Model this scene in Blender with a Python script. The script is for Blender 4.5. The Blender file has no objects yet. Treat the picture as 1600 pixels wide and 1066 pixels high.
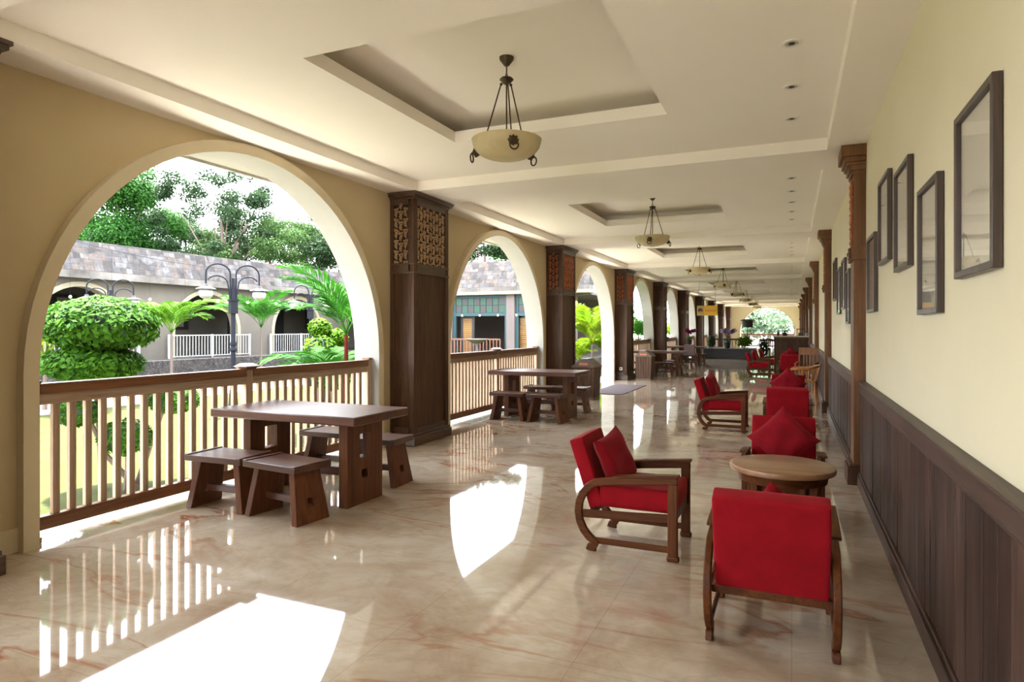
import bpy, math, random
from mathutils import Vector, Matrix
R = math.radians; PI = math.pi; cos = math.cos; sin = math.sin
random.seed(7)
sc = bpy.context.scene
COL = sc.collection

# ------------------------------------------------------------------ helpers
class MB:
    def __init__(s): s.v = []; s.f = []; s.m = []; s.M = None; s.mi = 0
    def add(s, vs, fs):
        n = len(s.v)
        if s.M is not None: vs = [tuple(s.M @ Vector(v)) for v in vs]
        s.v += [tuple(v) for v in vs]; s.f += [tuple(i + n for i in f) for f in fs]
        s.m += [s.mi] * len(fs)
        return s
    def box(s, x0, x1, y0, y1, z0, z1):
        vs = [(x, y, z) for x in (x0, x1) for y in (y0, y1) for z in (z0, z1)]
        return s.add(vs, [(0, 1, 3, 2), (4, 6, 7, 5), (0, 4, 5, 1), (2, 3, 7, 6), (0, 2, 6, 4), (1, 5, 7, 3)])
    def cbox(s, cx, cy, cz, sx, sy, sz):
        return s.box(cx - sx/2, cx + sx/2, cy - sy/2, cy + sy/2, cz - sz/2, cz + sz/2)
    def hexa(s, b, t):      # b,t: 4 points each, matching order
        return s.add(list(b) + list(t), [(0, 3, 2, 1), (4, 5, 6, 7), (0, 1, 5, 4), (1, 2, 6, 5), (2, 3, 7, 6), (3, 0, 4, 7)])
    def prism(s, poly, mp, w0, w1):
        n = len(poly)
        vs = [mp(a, b, w0) for a, b in poly] + [mp(a, b, w1) for a, b in poly]
        fs = [tuple(range(n)), tuple(range(2*n - 1, n - 1, -1))]
        fs += [(i, i + n, (i + 1) % n + n, (i + 1) % n) for i in range(n)]
        return s.add(vs, fs)
    def lathe(s, prof, n=24, c=(0, 0, 0)):
        vs = []; fs = []
        for r, z in prof:
            for k in range(n):
                a = 2*PI*k/n; vs.append((c[0] + r*cos(a), c[1] + r*sin(a), c[2] + z))
        m = len(prof)
        for j in range(m - 1):
            for k in range(n):
                k2 = (k + 1) % n
                fs.append((j*n + k, j*n + k2, (j + 1)*n + k2, (j + 1)*n + k))
        if prof[0][0] > 1e-5: fs.append(tuple(range(n - 1, -1, -1)))
        if prof[-1][0] > 1e-5: fs.append(tuple((m - 1)*n + k for k in range(n)))
        return s.add(vs, fs)
    def tube(s, pts, r, n=8, closed=False):
        pts = [Vector(p) for p in pts]; m = len(pts)
        rs = r if isinstance(r, (list, tuple)) else [r]*m
        vs = []; fs = []; prev = None
        for i, p in enumerate(pts):
            if closed: d = pts[(i + 1) % m] - pts[i - 1]
            else: d = pts[min(i + 1, m - 1)] - pts[max(i - 1, 0)]
            d.normalize()
            if prev is None:
                u = d.cross(Vector((0, 0, 1)))
                if u.length < .05: u = d.cross(Vector((1, 0, 0)))
            else: u = prev - d*prev.dot(d)
            u.normalize(); prev = u.copy(); w = d.cross(u)
            for k in range(n):
                a = 2*PI*k/n; q = p + (u*cos(a) + w*sin(a))*rs[i]; vs.append(tuple(q))
        for i in range(m if closed else m - 1):
            j = (i + 1) % m
            for k in range(n):
                k2 = (k + 1) % n
                fs.append((i*n + k, i*n + k2, j*n + k2, j*n + k))
        if not closed: fs.append(tuple(range(n - 1, -1, -1))); fs.append(tuple((m - 1)*n + k for k in range(n)))
        return s.add(vs, fs)
    def ribbon(s, path, th, mp, w0, w1):   # rectangular section along a 2D path
        L = []; Rr = []; m = len(path)
        for i, (a, b) in enumerate(path):
            p0 = path[max(i - 1, 0)]; p1 = path[min(i + 1, m - 1)]
            dx, dz = p1[0] - p0[0], p1[1] - p0[1]; l = math.hypot(dx, dz) or 1
            t = (th[i] if isinstance(th, (list, tuple)) else th)/2
            L.append((a - dz/l*t, b + dx/l*t)); Rr.append((a + dz/l*t, b - dx/l*t))
        vs = []
        for i in range(m): vs += [mp(*L[i], w0), mp(*Rr[i], w0), mp(*Rr[i], w1), mp(*L[i], w1)]
        fs = [(0, 1, 2, 3), tuple(4*(m - 1) + k for k in (3, 2, 1, 0))]
        for i in range(m - 1):
            for k in range(4):
                k2 = (k + 1) % 4
                fs.append((4*i + k, 4*i + 4 + k, 4*i + 4 + k2, 4*i + k2))
        return s.add(vs, fs)
    def ball(s, c, r, n=16, m=10):
        rx, ry, rz = r if isinstance(r, (tuple, list)) else (r, r, r)
        vs = [(c[0], c[1], c[2] - rz)]; fs = []
        for j in range(1, m):
            a = -PI/2 + PI*j/m
            for k in range(n):
                b = 2*PI*k/n; vs.append((c[0] + rx*cos(a)*cos(b), c[1] + ry*cos(a)*sin(b), c[2] + rz*sin(a)))
        vs.append((c[0], c[1], c[2] + rz)); last = len(vs) - 1
        for k in range(n):
            k2 = (k + 1) % n
            fs.append((0, 1 + k2, 1 + k))
            for j in range(m - 2): fs.append((1 + j*n + k, 1 + j*n + k2, 1 + (j + 1)*n + k2, 1 + (j + 1)*n + k))
            fs.append((1 + (m - 2)*n + k, 1 + (m - 2)*n + k2, last))
        return s.add(vs, fs)
    def plate(s, us, vs_, holes, mp, w0, w1):   # grid plate with missing cells
        nu, nv = len(us) - 1, len(vs_) - 1
        V = {}; lst = []
        def vi(i, j, w):
            k = (i, j, w)
            if k not in V: V[k] = len(lst); lst.append(mp(us[i], vs_[j], w1 if w else w0))
            return V[k]
        fs = []
        solid = lambda i, j: 0 <= i < nu and 0 <= j < nv and (i, j) not in holes
        for i in range(nu):
            for j in range(nv):
                if not solid(i, j): continue
                fs.append((vi(i, j, 0), vi(i, j + 1, 0), vi(i + 1, j + 1, 0), vi(i + 1, j, 0)))
                fs.append((vi(i, j, 1), vi(i + 1, j, 1), vi(i + 1, j + 1, 1), vi(i, j + 1, 1)))
                for (di, dj, a, b) in ((-1, 0, (i, j), (i, j + 1)), (1, 0, (i + 1, j + 1), (i + 1, j)), (0, -1, (i + 1, j), (i, j)), (0, 1, (i, j + 1), (i + 1, j + 1))):
                    if not solid(i + di, j + dj):
                        fs.append((vi(*a, 0), vi(*a, 1), vi(*b, 1), vi(*b, 0)))
        return s.add(lst, fs)

def link(name, mb, mat, parent=None, bevel=0, sharp=38, fix=True):
    me = bpy.data.meshes.new(name)
    me.from_pydata(mb.v, [], mb.f)
    if fix:
        import bmesh
        bm = bmesh.new(); bm.from_mesh(me); bmesh.ops.recalc_face_normals(bm, faces=bm.faces); bm.to_mesh(me); bm.free()
    mats = mat if isinstance(mat, list) else [mat]
    for m in mats: me.materials.append(m)
    if len(mats) > 1: me.polygons.foreach_set('material_index', mb.m)
    me.polygons.foreach_set('use_smooth', [True]*len(me.polygons))
    if fix:
        me.set_sharp_from_angle(angle=R(sharp))
    me.update()
    o = bpy.data.objects.new(name, me); COL.objects.link(o)
    if parent is not None: o.parent = parent
    if bevel:
        b = o.modifiers.new('bevel', 'BEVEL'); b.width = bevel; b.segments = 2; b.limit_method = 'ANGLE'; b.angle_limit = R(40)
        b.harden_normals = False
    return o
def tag(o, label=None, cat=None, group=None, kind=None):
    if label: o['label'] = label
    if cat: o['category'] = cat
    if group: o['group'] = group
    if kind: o['kind'] = kind
    return o
def thing(name, label, cat, loc=(0, 0, 0), rz=0, group=None):
    o = bpy.data.objects.new(name, None); COL.objects.link(o)
    o.empty_display_size = .1
    o.location = loc; o.rotation_euler = (0, 0, rz)
    return tag(o, label, cat, group)
KIDS = {}
def dup(root, loc, rz, label=None, group=None, skip=()):
    r = root.copy(); COL.objects.link(r); r.location = loc; r.rotation_euler = (0, 0, rz)
    if label: r['label'] = label
    if group: r['group'] = group
    for ch in list(root.children):
        if ch.name.split('.')[0] in skip: continue
        c = ch.copy(); COL.objects.link(c); c.parent = r
        for g in list(ch.children):
            d = g.copy(); COL.objects.link(d); d.parent = c
    return r
def struct(name, mb, mat, bevel=0, sharp=38):
    o = link(name, mb, mat, None, bevel, sharp); o['kind'] = 'structure'; return o
YZ = lambda a, b, w: (w, a, b)      # polygon in the YZ plane, extruded along X
XZ = lambda a, b, w: (a, w, b)
XY = lambda a, b, w: (a, b, w)
ORD = ['first', 'second', 'third', 'fourth', 'fifth', 'sixth', 'seventh', 'eighth', 'ninth', 'tenth', 'eleventh', 'twelfth',
       'thirteenth', 'fourteenth', 'fifteenth', 'sixteenth', 'seventeenth', 'eighteenth', 'nineteenth', 'twentieth',
       'twenty-first', 'twenty-second', 'twenty-third', 'twenty-fourth', 'twenty-fifth', 'twenty-sixth', 'twenty-seventh', 'twenty-eighth', 'twenty-ninth', 'thirtieth']

# ------------------------------------------------------------------ materials
def newmat(name):
    m = bpy.data.materials.new(name); m.use_nodes = True; nt = m.node_tree
    b = nt.nodes['Principled BSDF']; return m, nt, b
def N(nt, t, **k):
    n = nt.nodes.new(t)
    for a, v in k.items(): setattr(n, a, v)
    return n
def setp(b, **k):
    for a, v in k.items():
        nm = a.replace('_', ' ')
        if nm in b.inputs: b.inputs[nm].default_value = v
def coords(nt, scale=(1, 1, 1), src='Object'):
    tc = N(nt, 'ShaderNodeTexCoord'); mp = N(nt, 'ShaderNodeMapping'); mp.inputs['Scale'].default_value = scale
    nt.links.new(tc.outputs[src], mp.inputs['Vector']); return mp.outputs['Vector']
def ramp(nt, fac, stops):
    r = N(nt, 'ShaderNodeValToRGB'); el = r.color_ramp.elements
    while len(el) < len(stops): el.new(.5)
    for e, (p, c) in zip(el, stops):
        e.position = p; e.color = (c[0], c[1], c[2], 1) if len(c) == 3 else c
    nt.links.new(fac, r.inputs['Fac']); return r.outputs['Color']
def noise(nt, vec, scale, detail=4, rough=.55, dist=0):
    n = N(nt, 'ShaderNodeTexNoise'); n.inputs['Scale'].default_value = scale; n.inputs['Detail'].default_value = detail
    n.inputs['Roughness'].default_value = rough; n.inputs['Distortion'].default_value = dist
    nt.links.new(vec, n.inputs['Vector']); return n.outputs['Fac']
def bump(nt, b, h, strength=.2, dist=.01):
    n = N(nt, 'ShaderNodeBump'); n.inputs['Strength'].default_value = strength; n.inputs['Distance'].default_value = dist
    nt.links.new(h, n.inputs['Height']); nt.links.new(n.outputs['Normal'], b.inputs['Normal'])
def flat(name, c, rough=.6, **k):
    m, nt, b = newmat(name); setp(b, Base_Color=(*c, 1), Roughness=rough, **k); return m
def wood(name, c1, c2, axis='z', rough=.45, s=1., bmp=.25, var=.35, coat=0, spec=.5):
    m, nt, b = newmat(name)
    sc_ = {'x': (1.2, 22, 22), 'y': (22, 1.2, 22), 'z': (22, 22, 1.2)}[axis]
    v = coords(nt, tuple(a*s for a in sc_))
    n1 = noise(nt, v, 1.6, 6, .65, .6)
    v2 = coords(nt, tuple(a*s*.25 for a in sc_)); n2 = noise(nt, v2, 1.3, 2)
    c = ramp(nt, n1, [(.3, c1), (.7, c2)])
    mx = N(nt, 'ShaderNodeMix', data_type='RGBA', blend_type='MULTIPLY'); mx.inputs[0].default_value = var
    nt.links.new(c, mx.inputs[6]); nt.links.new(ramp(nt, n2, [(.35, (.35, .35, .35)), (.65, (1.3, 1.3, 1.3))]), mx.inputs[7])
    nt.links.new(mx.outputs[2], b.inputs['Base Color'])
    setp(b, Roughness=rough, Coat_Weight=coat, Coat_Roughness=.15, Specular_IOR_Level=spec)
    bump(nt, b, n1, bmp, .004); return m
def plaster(name, c1, c2, rough=.85, bm=.12):
    m, nt, b = newmat(name); v = coords(nt); setp(b, Specular_IOR_Level=.2)
    nt.links.new(ramp(nt, noise(nt, v, .9, 5, .6), [(.3, c1), (.7, c2)]), b.inputs['Base Color'])
    setp(b, Roughness=rough); bump(nt, b, noise(nt, v, 60, 3), bm, .003); return m
def fabric(name, c1, c2, sheen=.6):
    m, nt, b = newmat(name); v = coords(nt)
    nt.links.new(ramp(nt, noise(nt, v, 6, 4, .6), [(.3, c1), (.7, c2)]), b.inputs['Base Color'])
    setp(b, Roughness=.85, Sheen_Weight=sheen, Sheen_Roughness=.4, Specular_IOR_Level=.15)
    b.inputs['Sheen Tint'].default_value = (1, .35, .35, 1)
    bump(nt, b, noise(nt, v, 400, 2), .15, .002); return m

def marble():
    m, nt, b = newmat('marble_floor')
    v = coords(nt, (1, 1, 1))
    base = ramp(nt, noise(nt, v, .8, 8, .62, .8), [(.25, (.27, .185, .12)), (.42, (.41, .325, .24)), (.58, (.50, .43, .345)), (.8, (.44, .40, .35))])
    patch = noise(nt, v, 2.6, 6, .7, 1.2)
    mx0 = N(nt, 'ShaderNodeMix', data_type='RGBA', blend_type='MULTIPLY'); mx0.inputs[0].default_value = .55
    nt.links.new(base, mx0.inputs[6]); nt.links.new(ramp(nt, patch, [(.3, (.66, .58, .50)), (.58, (1, 1, 1))]), mx0.inputs[7])
    def veins(scale, dist, w, rotz):
        tc = N(nt, 'ShaderNodeTexCoord'); mp = N(nt, 'ShaderNodeMapping'); mp.inputs['Rotation'].default_value = (0, 0, rotz)
        mp.inputs['Scale'].default_value = (1, 2.2, 1)
        nt.links.new(tc.outputs['Object'], mp.inputs['Vector'])
        f = noise(nt, mp.outputs['Vector'], scale, 5, .55, dist)
        s1 = N(nt, 'ShaderNodeMath', operation='SUBTRACT'); s1.inputs[1].default_value = .5; nt.links.new(f, s1.inputs[0])
        s2 = N(nt, 'ShaderNodeMath', operation='ABSOLUTE'); nt.links.new(s1.outputs[0], s2.inputs[0])
        return ramp(nt, s2.outputs[0], [(0, (1, 1, 1)), (w, (0, 0, 0))])
    v1 = veins(.55, .9, .022, .5); v2 = veins(1.7, 1.4, .03, -.4)
    mask = ramp(nt, noise(nt, v, .45, 3), [(.42, (0, 0, 0)), (.62, (1, 1, 1))])
    mm = N(nt, 'ShaderNodeMix', data_type='RGBA', blend_type='MULTIPLY'); mm.inputs[0].default_value = 1
    nt.links.new(v1, mm.inputs[6]); nt.links.new(mask, mm.inputs[7])
    mx1 = N(nt, 'ShaderNodeMix', data_type='RGBA'); nt.links.new(mm.outputs[2], mx1.inputs[0])
    nt.links.new(mx0.outputs[2], mx1.inputs[6]); mx1.inputs[7].default_value = (.27, .085, .03, 1)
    sc2 = N(nt, 'ShaderNodeMath', operation='MULTIPLY'); sc2.inputs[1].default_value = .22; nt.links.new(v2, sc2.inputs[0])
    mx2 = N(nt, 'ShaderNodeMix', data_type='RGBA'); nt.links.new(sc2.outputs[0], mx2.inputs[0])
    nt.links.new(mx1.outputs[2], mx2.inputs[6]); mx2.inputs[7].default_value = (.30, .19, .11, 1)
    br = N(nt, 'ShaderNodeTexBrick'); br.offset = 0
    for k, x in (('Scale', 1), ('Mortar Size', .0022), ('Brick Width', .9), ('Row Height', .9), ('Mortar Smooth', .1)): br.inputs[k].default_value = x
    br.inputs['Color1'].default_value = br.inputs['Color2'].default_value = (1, 1, 1, 1); br.inputs['Mortar'].default_value = (.74, .69, .64, 1)
    nt.links.new(v, br.inputs['Vector'])
    mx3 = N(nt, 'ShaderNodeMix', data_type='RGBA', blend_type='MULTIPLY'); mx3.inputs[0].default_value = .8
    nt.links.new(mx2.outputs[2], mx3.inputs[6]); nt.links.new(br.outputs['Color'], mx3.inputs[7])
    nt.links.new(mx3.outputs[2], b.inputs['Base Color'])
    setp(b, Roughness=.035, IOR=1.62, Specular_IOR_Level=.5)
    bump(nt, b, noise(nt, v, 1.4, 2), .05, .004)
    return m

def stonework(name, scale=1.0, lo=.05, hi=.45, w=.42, h=.19, axis='y'):
    m, nt, b = newmat(name)
    tc = N(nt, 'ShaderNodeTexCoord'); sp = N(nt, 'ShaderNodeSeparateXYZ'); nt.links.new(tc.outputs['Object'], sp.inputs[0])
    cb = N(nt, 'ShaderNodeCombineXYZ'); nt.links.new(sp.outputs['Y' if axis == 'y' else 'X'], cb.inputs['X']); nt.links.new(sp.outputs['Z'], cb.inputs['Y'])
    def layer(W_, H_, off):
        br = N(nt, 'ShaderNodeTexBrick'); br.offset = off; br.offset_frequency = 3; br.squash = .55; br.squash_frequency = 2
        for k, x in (('Scale', scale), ('Mortar Size', .008), ('Brick Width', W_), ('Row Height', H_), ('Bias', 0.)): br.inputs[k].default_value = x
        br.inputs['Color1'].default_value = (0, 0, 0, 1); br.inputs['Color2'].default_value = (1, 1, 1, 1); br.inputs['Mortar'].default_value = (.08, .08, .08, 1)
        nt.links.new(cb.outputs[0], br.inputs['Vector']); return br
    br = layer(w, h, .5); br2 = layer(w*1.37, h*2, .35)
    pick = ramp(nt, noise(nt, cb.outputs[0], 1.1/w*.42, 1), [(.49, (0, 0, 0)), (.5, (1, 1, 1))])
    mb_ = N(nt, 'ShaderNodeMix', data_type='RGBA'); nt.links.new(pick, mb_.inputs[0]); nt.links.new(br.outputs['Color'], mb_.inputs[6]); nt.links.new(br2.outputs['Color'], mb_.inputs[7])
    jit = noise(nt, cb.outputs[0], 2.2, 5, .7)
    ad = N(nt, 'ShaderNodeMath', operation='MULTIPLY_ADD'); ad.inputs[1].default_value = .9; nt.links.new(jit, ad.inputs[0])
    sb = N(nt, 'ShaderNodeMath', operation='MULTIPLY_ADD'); sb.inputs[1].default_value = .8; sb.inputs[2].default_value = -.35; nt.links.new(mb_.outputs[2], sb.inputs[0]); nt.links.new(sb.outputs[0], ad.inputs[2])
    c = ramp(nt, ad.outputs[0], [(0, (lo*.3, lo*.3, lo*.35)), (.3, (.05, .038, .036)), (.48, (.085, .082, .095)), (.64, (.13, .088, .065)), (.8, (.13, .125, .135)), (1, (hi*.55, hi*.52, hi*.52))])
    mx = N(nt, 'ShaderNodeMix', data_type='RGBA', blend_type='MULTIPLY'); mx.inputs[0].default_value = .9
    nt.links.new(c, mx.inputs[6]); nt.links.new(ramp(nt, noise(nt, cb.outputs[0], 5, 6, .7), [(.32, (.05, .048, .05)), (.6, (.38, .38, .38))]), mx.inputs[7])
    nt.links.new(mx.outputs[2], b.inputs['Base Color']); setp(b, Roughness=.85)
    bump(nt, b, br.outputs['Color'], .5, .03); return m
def leafmat(name, c1, c2, trans=.35):
    c1 = tuple(a*.6 for a in c1); c2 = tuple(a*.6 for a in c2)
    m, nt, b = newmat(name)
    v = coords(nt); g = N(nt, 'ShaderNodeNewGeometry')
    c = ramp(nt, g.outputs['Random Per Island'], [(0, c1), (1, c2)])
    nt.links.new(c, b.inputs['Base Color']); setp(b, Roughness=.6, Specular_IOR_Level=.1)
    tr = N(nt, 'ShaderNodeBsdfTranslucent'); nt.links.new(c, tr.inputs['Color'])
    mx = N(nt, 'ShaderNodeMixShader'); mx.inputs[0].default_value = trans
    out = nt.nodes['Material Output']
    nt.links.new(b.outputs[0], mx.inputs[1]); nt.links.new(tr.outputs[0], mx.inputs[2]); nt.links.new(mx.outputs[0], out.inputs['Surface'])
    return m

M = {}
M['marble'] = marble()
M['wall_tan'] = plaster('tan_plaster', (.55, .445, .27), (.61, .50, .31))
M['wall_cream'] = plaster('cream_plaster', (.70, .65, .47), (.74, .69, .51), bm=.25)
M['ceil'] = plaster('ceiling_paint', (.86, .815, .73), (.88, .835, .755), bm=.03)
M['band'] = plaster('arch_band_paint', (.64, .55, .38), (.68, .59, .42), bm=.05)
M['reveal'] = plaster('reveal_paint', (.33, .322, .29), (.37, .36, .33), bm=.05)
M['col_wood'] = wood('dark_column_wood', (.045, .022, .012), (.115, .060, .034), 'z', .5, 1.0, spec=.2)
M['col_wood_y'] = wood('dark_column_wood_level', (.05, .027, .016), (.12, .07, .045), 'y', .42)
M['pil_wood'] = wood('pilaster_wood', (.10, .042, .015), (.22, .10, .04), 'z', .45, spec=.3)
M['wains'] = wood('wainscot_wood', (.026, .014, .010), (.095, .053, .040), 'z', .5, .8, .3, .75, 0, .15)
M['wains_y'] = wood('wainscot_rail_wood', (.04, .023, .017), (.115, .067, .05), 'y', .45, .6, .3, .4, 0, .3)
M['table_x'] = wood('table_wood_x', (.055, .019, .010), (.125, .046, .025), 'x', .42, .8, .2, .4, .1)
M['table_z'] = wood('table_wood_z', (.065, .019, .006), (.16, .055, .019), 'z', .45, .8, .2, .4, .0, .3)
M['chair_wood'] = wood('chair_wood', (.052, .014, .004), (.125, .040, .011), 'x', .45, 1.2, .1, .3, .0, .15)
M['chair_wood_z'] = wood('chair_wood_z', (.052, .014, .004), (.125, .040, .011), 'z', .45, 1.2, .1, .3, .0, .15)
M['oak'] = wood('amber_wood', (.30, .10, .018), (.48, .20, .045), 'z', .35, 1.2, .1, .3, .3)
M['oak_dark'] = wood('brown_oak', (.13, .05, .015), (.26, .11, .04), 'z', .4, 1.2, .1, .3, 0, .3)
M['hand'] = wood('handrail_wood', (.12, .045, .016), (.26, .11, .045), 'y', .4, .8, .2, .3)
M['bal'] = wood('weathered_wood', (.30, .19, .125), (.60, .44, .31), 'z', .7, .9, .4, .3)
M['bal_y'] = wood('weathered_wood_level', (.26, .17, .11), (.52, .38, .27), 'y', .7, .9, .4, .3)
M['red'] = fabric('red_velvet', (.20, .002, .006), (.27, .003, .010), .15)
M['cush'] = fabric('crimson_velvet', (.15, .002, .006), (.24, .004, .012), .3)
M['bronze'] = flat('bronze_metal', (.075, .052, .03), .42, Metallic=.7)
M['iron'] = flat('grey_iron', (.012, .013, .018), .7, Specular_IOR_Level=.1)
M['black'] = flat('black_paint', (.012, .012, .013), .4)
M['dark'] = flat('dark_backing', (.016, .008, .005), .7)
M['gold'] = wood('carved_tan', (.34, .18, .08), (.60, .40, .21), 'z', .5, 1, .2, .3)
M['copper'] = wood('carved_copper', (.34, .085, .03), (.55, .18, .07), 'z', .5, 1, .2, .3)
M['carve_dark'] = wood('carved_dark', (.09, .04, .022), (.2, .08, .045), 'z', .5, 1, .2, .3)
M['white_paint_in'] = flat('white_plastic', (.75, .75, .72), .4)
M['white'] = flat('white_paint', (0.341, 0.341, 0.347), .5)
M['grey_wall'] = plaster('grey_render', (0.080, 0.072, 0.060), (0.104, 0.092, 0.076))
M['pale_trim'] = plaster('pale_render', (0.192, 0.172, 0.120), (0.232, 0.208, 0.152))
M['concrete'] = plaster('stained_concrete', (.045, .04, .036), (.17, .155, .14))
M['stone'] = stonework('stone_cladding')
M['stone_x'] = stonework('stone_cladding_x', axis='x', w=.5)
M['pebble'] = stonework('pebble_wall', 1, .05, .3, .09, .05)
M['teal'] = flat('teal_paint', (0.006, 0.036, 0.044), .5)
M['green_glass'] = flat('green_glass', (0.005, 0.044, 0.022), .5)
M['grey_glass'] = flat('grey_glass', (0.024, 0.022, 0.024), .5)
M['pinkcol'] = plaster('pinkish_render', (0.112, 0.092, 0.088), (0.136, 0.112, 0.104))
M['mat'] = flat('door_mat', (.075, .05, .052), .9)
M['lamp_red'] = flat('red_stem', (.07, .007, .005), .7, Specular_IOR_Level=.1)
M['bark'] = wood('bark', (.06, .04, .03), (.15, .11, .085), 'z', .8, .5, .5)
M['leaf_topiary'] = leafmat('topiary_leaf', (.020, .095, .005), (.085, .23, .012), .3)
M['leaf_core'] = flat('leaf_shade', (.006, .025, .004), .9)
M['leaf_bright'] = leafmat('bright_tree_leaf', (.012, .07, .009), (.06, .20, .026))
M['leaf_mid'] = leafmat('mid_tree_leaf', (.012, .036, .013), (.05, .10, .035))
M['leaf_light'] = leafmat('light_tree_leaf', (.03, .08, .02), (.10, .19, .05))
M['leaf_glare'] = leafmat('glare_tree_leaf', (.16, .3, .15), (.4, .5, .35))  # overexposed glare beyond the end arch put into the leaf colour
M['palm'] = leafmat('palm_leaf', (.014, .10, .008), (.05, .19, .014), .3)
M['palm_y'] = leafmat('yellow_palm_leaf', (.07, .20, .006), (.26, .33, .012), .35)
M['palm_m'] = leafmat('olive_palm_leaf', (.03, .13, .006), (.12, .24, .012), .3)
M['lime'] = leafmat('lime_leaf', (.07, .22, .006), (.17, .34, .01), .3)
M['terrace'] = plaster('pale_terrace', (.46, .43, .37), (.54, .51, .45), .8, .05)
def _lawn():
    m, nt, b = newmat('lawn_grass'); v = coords(nt)
    nt.links.new(ramp(nt, noise(nt, v, 2.2, 8, .7), [(.3, (.030, .035, .011)), (.7, (.052, .056, .020))]), b.inputs['Base Color']); setp(b, Roughness=.95, Specular_IOR_Level=.05)
    return m
M['lawn'] = _lawn()
M['slab'] = flat('courtyard_slab', (0.149, 0.136, 0.130), .9)

def bowlmat():
    m, nt, b = newmat('alabaster_bowl'); v = coords(nt)
    nt.links.new(ramp(nt, noise(nt, v, 6, 5, .6, 1.), [(.3, (.60, .50, .27)), (.7, (.72, .64, .40))]), b.inputs['Base Color'])
    setp(b, Roughness=.35, Subsurface_Weight=.0, Transmission_Weight=.0)
    tr = N(nt, 'ShaderNodeBsdfTranslucent'); tr.inputs['Color'].default_value = (.75, .65, .4, 1)
    mx = N(nt, 'ShaderNodeMixShader'); mx.inputs[0].default_value = .35
    nt.links.new(b.outputs[0], mx.inputs[1]); nt.links.new(tr.outputs[0], mx.inputs[2]); nt.links.new(mx.outputs[0], nt.nodes['Material Output'].inputs['Surface'])
    return m
M['bowl'] = bowlmat()
M['globe'] = flat('opal_glass', (0.279, 0.273, 0.260), .3)
def bulbmat():
    m, nt, b = newmat('bulb_glow'); setp(b, Base_Color=(1, .9, .75, 1), Emission_Color=(1, .85, .6, 1), Emission_Strength=1.5); return m
M['bulb'] = bulbmat()
def glassmat():
    m, nt, b = newmat('picture_glass')
    g = N(nt, 'ShaderNodeBsdfGlossy'); g.inputs['Roughness'].default_value = .01
    t = N(nt, 'ShaderNodeBsdfTransparent'); lw = N(nt, 'ShaderNodeLayerWeight'); lw.inputs['Blend'].default_value = .5; pw_ = N(nt, 'ShaderNodeMath', operation='POWER'); pw_.inputs[1].default_value = 4.; nt.links.new(lw.outputs['Facing'], pw_.inputs[0]); fr = N(nt, 'ShaderNodeMath', operation='MULTIPLY_ADD'); fr.inputs[1].default_value = .9; fr.inputs[2].default_value = .05; nt.links.new(pw_.outputs[0], fr.inputs[0])
    mx = N(nt, 'ShaderNodeMixShader'); nt.links.new(fr.outputs[0], mx.inputs[0]); nt.links.new(t.outputs[0], mx.inputs[1]); nt.links.new(g.outputs[0], mx.inputs[2])
    nt.links.new(mx.outputs[0], nt.nodes['Material Output'].inputs['Surface']); return m
M['glass'] = glassmat()
M['print'] = plaster('pale_reflection_print', (.74, .71, .60), (.82, .79, .68), .6, 0)  # pale reflection of the ceiling put into the print colour
M['frame'] = wood('frame_wood', (.035, .023, .019), (.085, .058, .047), 'z', .35, 1, .1)

# ------------------------------------------------------------------ layout numbers
S = 5.75                       # bay spacing
WL, BX, WO = -4.79, -4.71, -5.08   # left wall face, band face, outer face
WR = .65
YC0 = 4.68                     # centre of the first arch
Y_BACK, Y_END = -3.945, 55.0
def arch_poly(ya, yb, yc, r, zs, zb, zt, n=40):
    p = [(ya, zb), (yc - r, zb)]
    p += [(yc - r*cos(PI*k/n), zs + r*sin(PI*k/n)) for k in range(n + 1)]
    p += [(yc + r, zb), (yb, zb), (yb, zt), (ya, zt)]
    return p
def ring_poly(yc, r0, r1, zs, zb, n=40):
    p = [(yc - r1, zb)] + [(yc - r1*cos(PI*k/n), zs + r1*sin(PI*k/n)) for k in range(n + 1)] + [(yc + r1, zb), (yc + r0, zb)]
    p += [(yc + r0*cos(PI*k/n), zs + r0*sin(PI*k/n)) for k in range(n + 1)] + [(yc - r0, zb)]
    return p
RA, ZS = 1.965, 1.185
ks = list(range(-1, 9))
# left wall
w = MB()
for k in ks:
    yc = YC0 + S*k
    ya = yc - S/2; yb = yc + S/2
    if k == ks[0]: ya = Y_BACK
    if k == ks[-1]: yb = Y_END
    w.prism(arch_poly(ya, yb, yc, RA, ZS, 0, 3.5), YZ, WO, WL)
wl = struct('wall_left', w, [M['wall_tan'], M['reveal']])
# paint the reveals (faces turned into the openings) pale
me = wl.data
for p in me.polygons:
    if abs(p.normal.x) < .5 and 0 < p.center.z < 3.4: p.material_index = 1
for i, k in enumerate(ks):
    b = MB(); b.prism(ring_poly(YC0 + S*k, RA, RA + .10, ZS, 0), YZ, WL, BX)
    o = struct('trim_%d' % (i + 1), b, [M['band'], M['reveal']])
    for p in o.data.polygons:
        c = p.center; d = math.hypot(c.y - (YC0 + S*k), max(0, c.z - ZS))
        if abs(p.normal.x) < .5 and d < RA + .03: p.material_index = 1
# small plaster skirting on the left wall
sk = MB()
for k in ks:
    yc = YC0 + S*k
    sk.box(WL, WL + .02, yc + RA + .1, yc + S - RA - .1, 0, .16)
struct('baseboard_left', sk, M['band'])
# floor, sill
f = MB(); f.box(-4.88, WR, Y_BACK, Y_END, -.12, 0)
struct('floor', f, M['marble'])
f = MB(); f.box(-5.35, -4.88, Y_BACK, Y_END, -.36, -.01); f.box(-4.4, WR + .2, Y_END, Y_END + 6, -.36, -.02)
struct('trim_40', f, M['reveal'])
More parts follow.
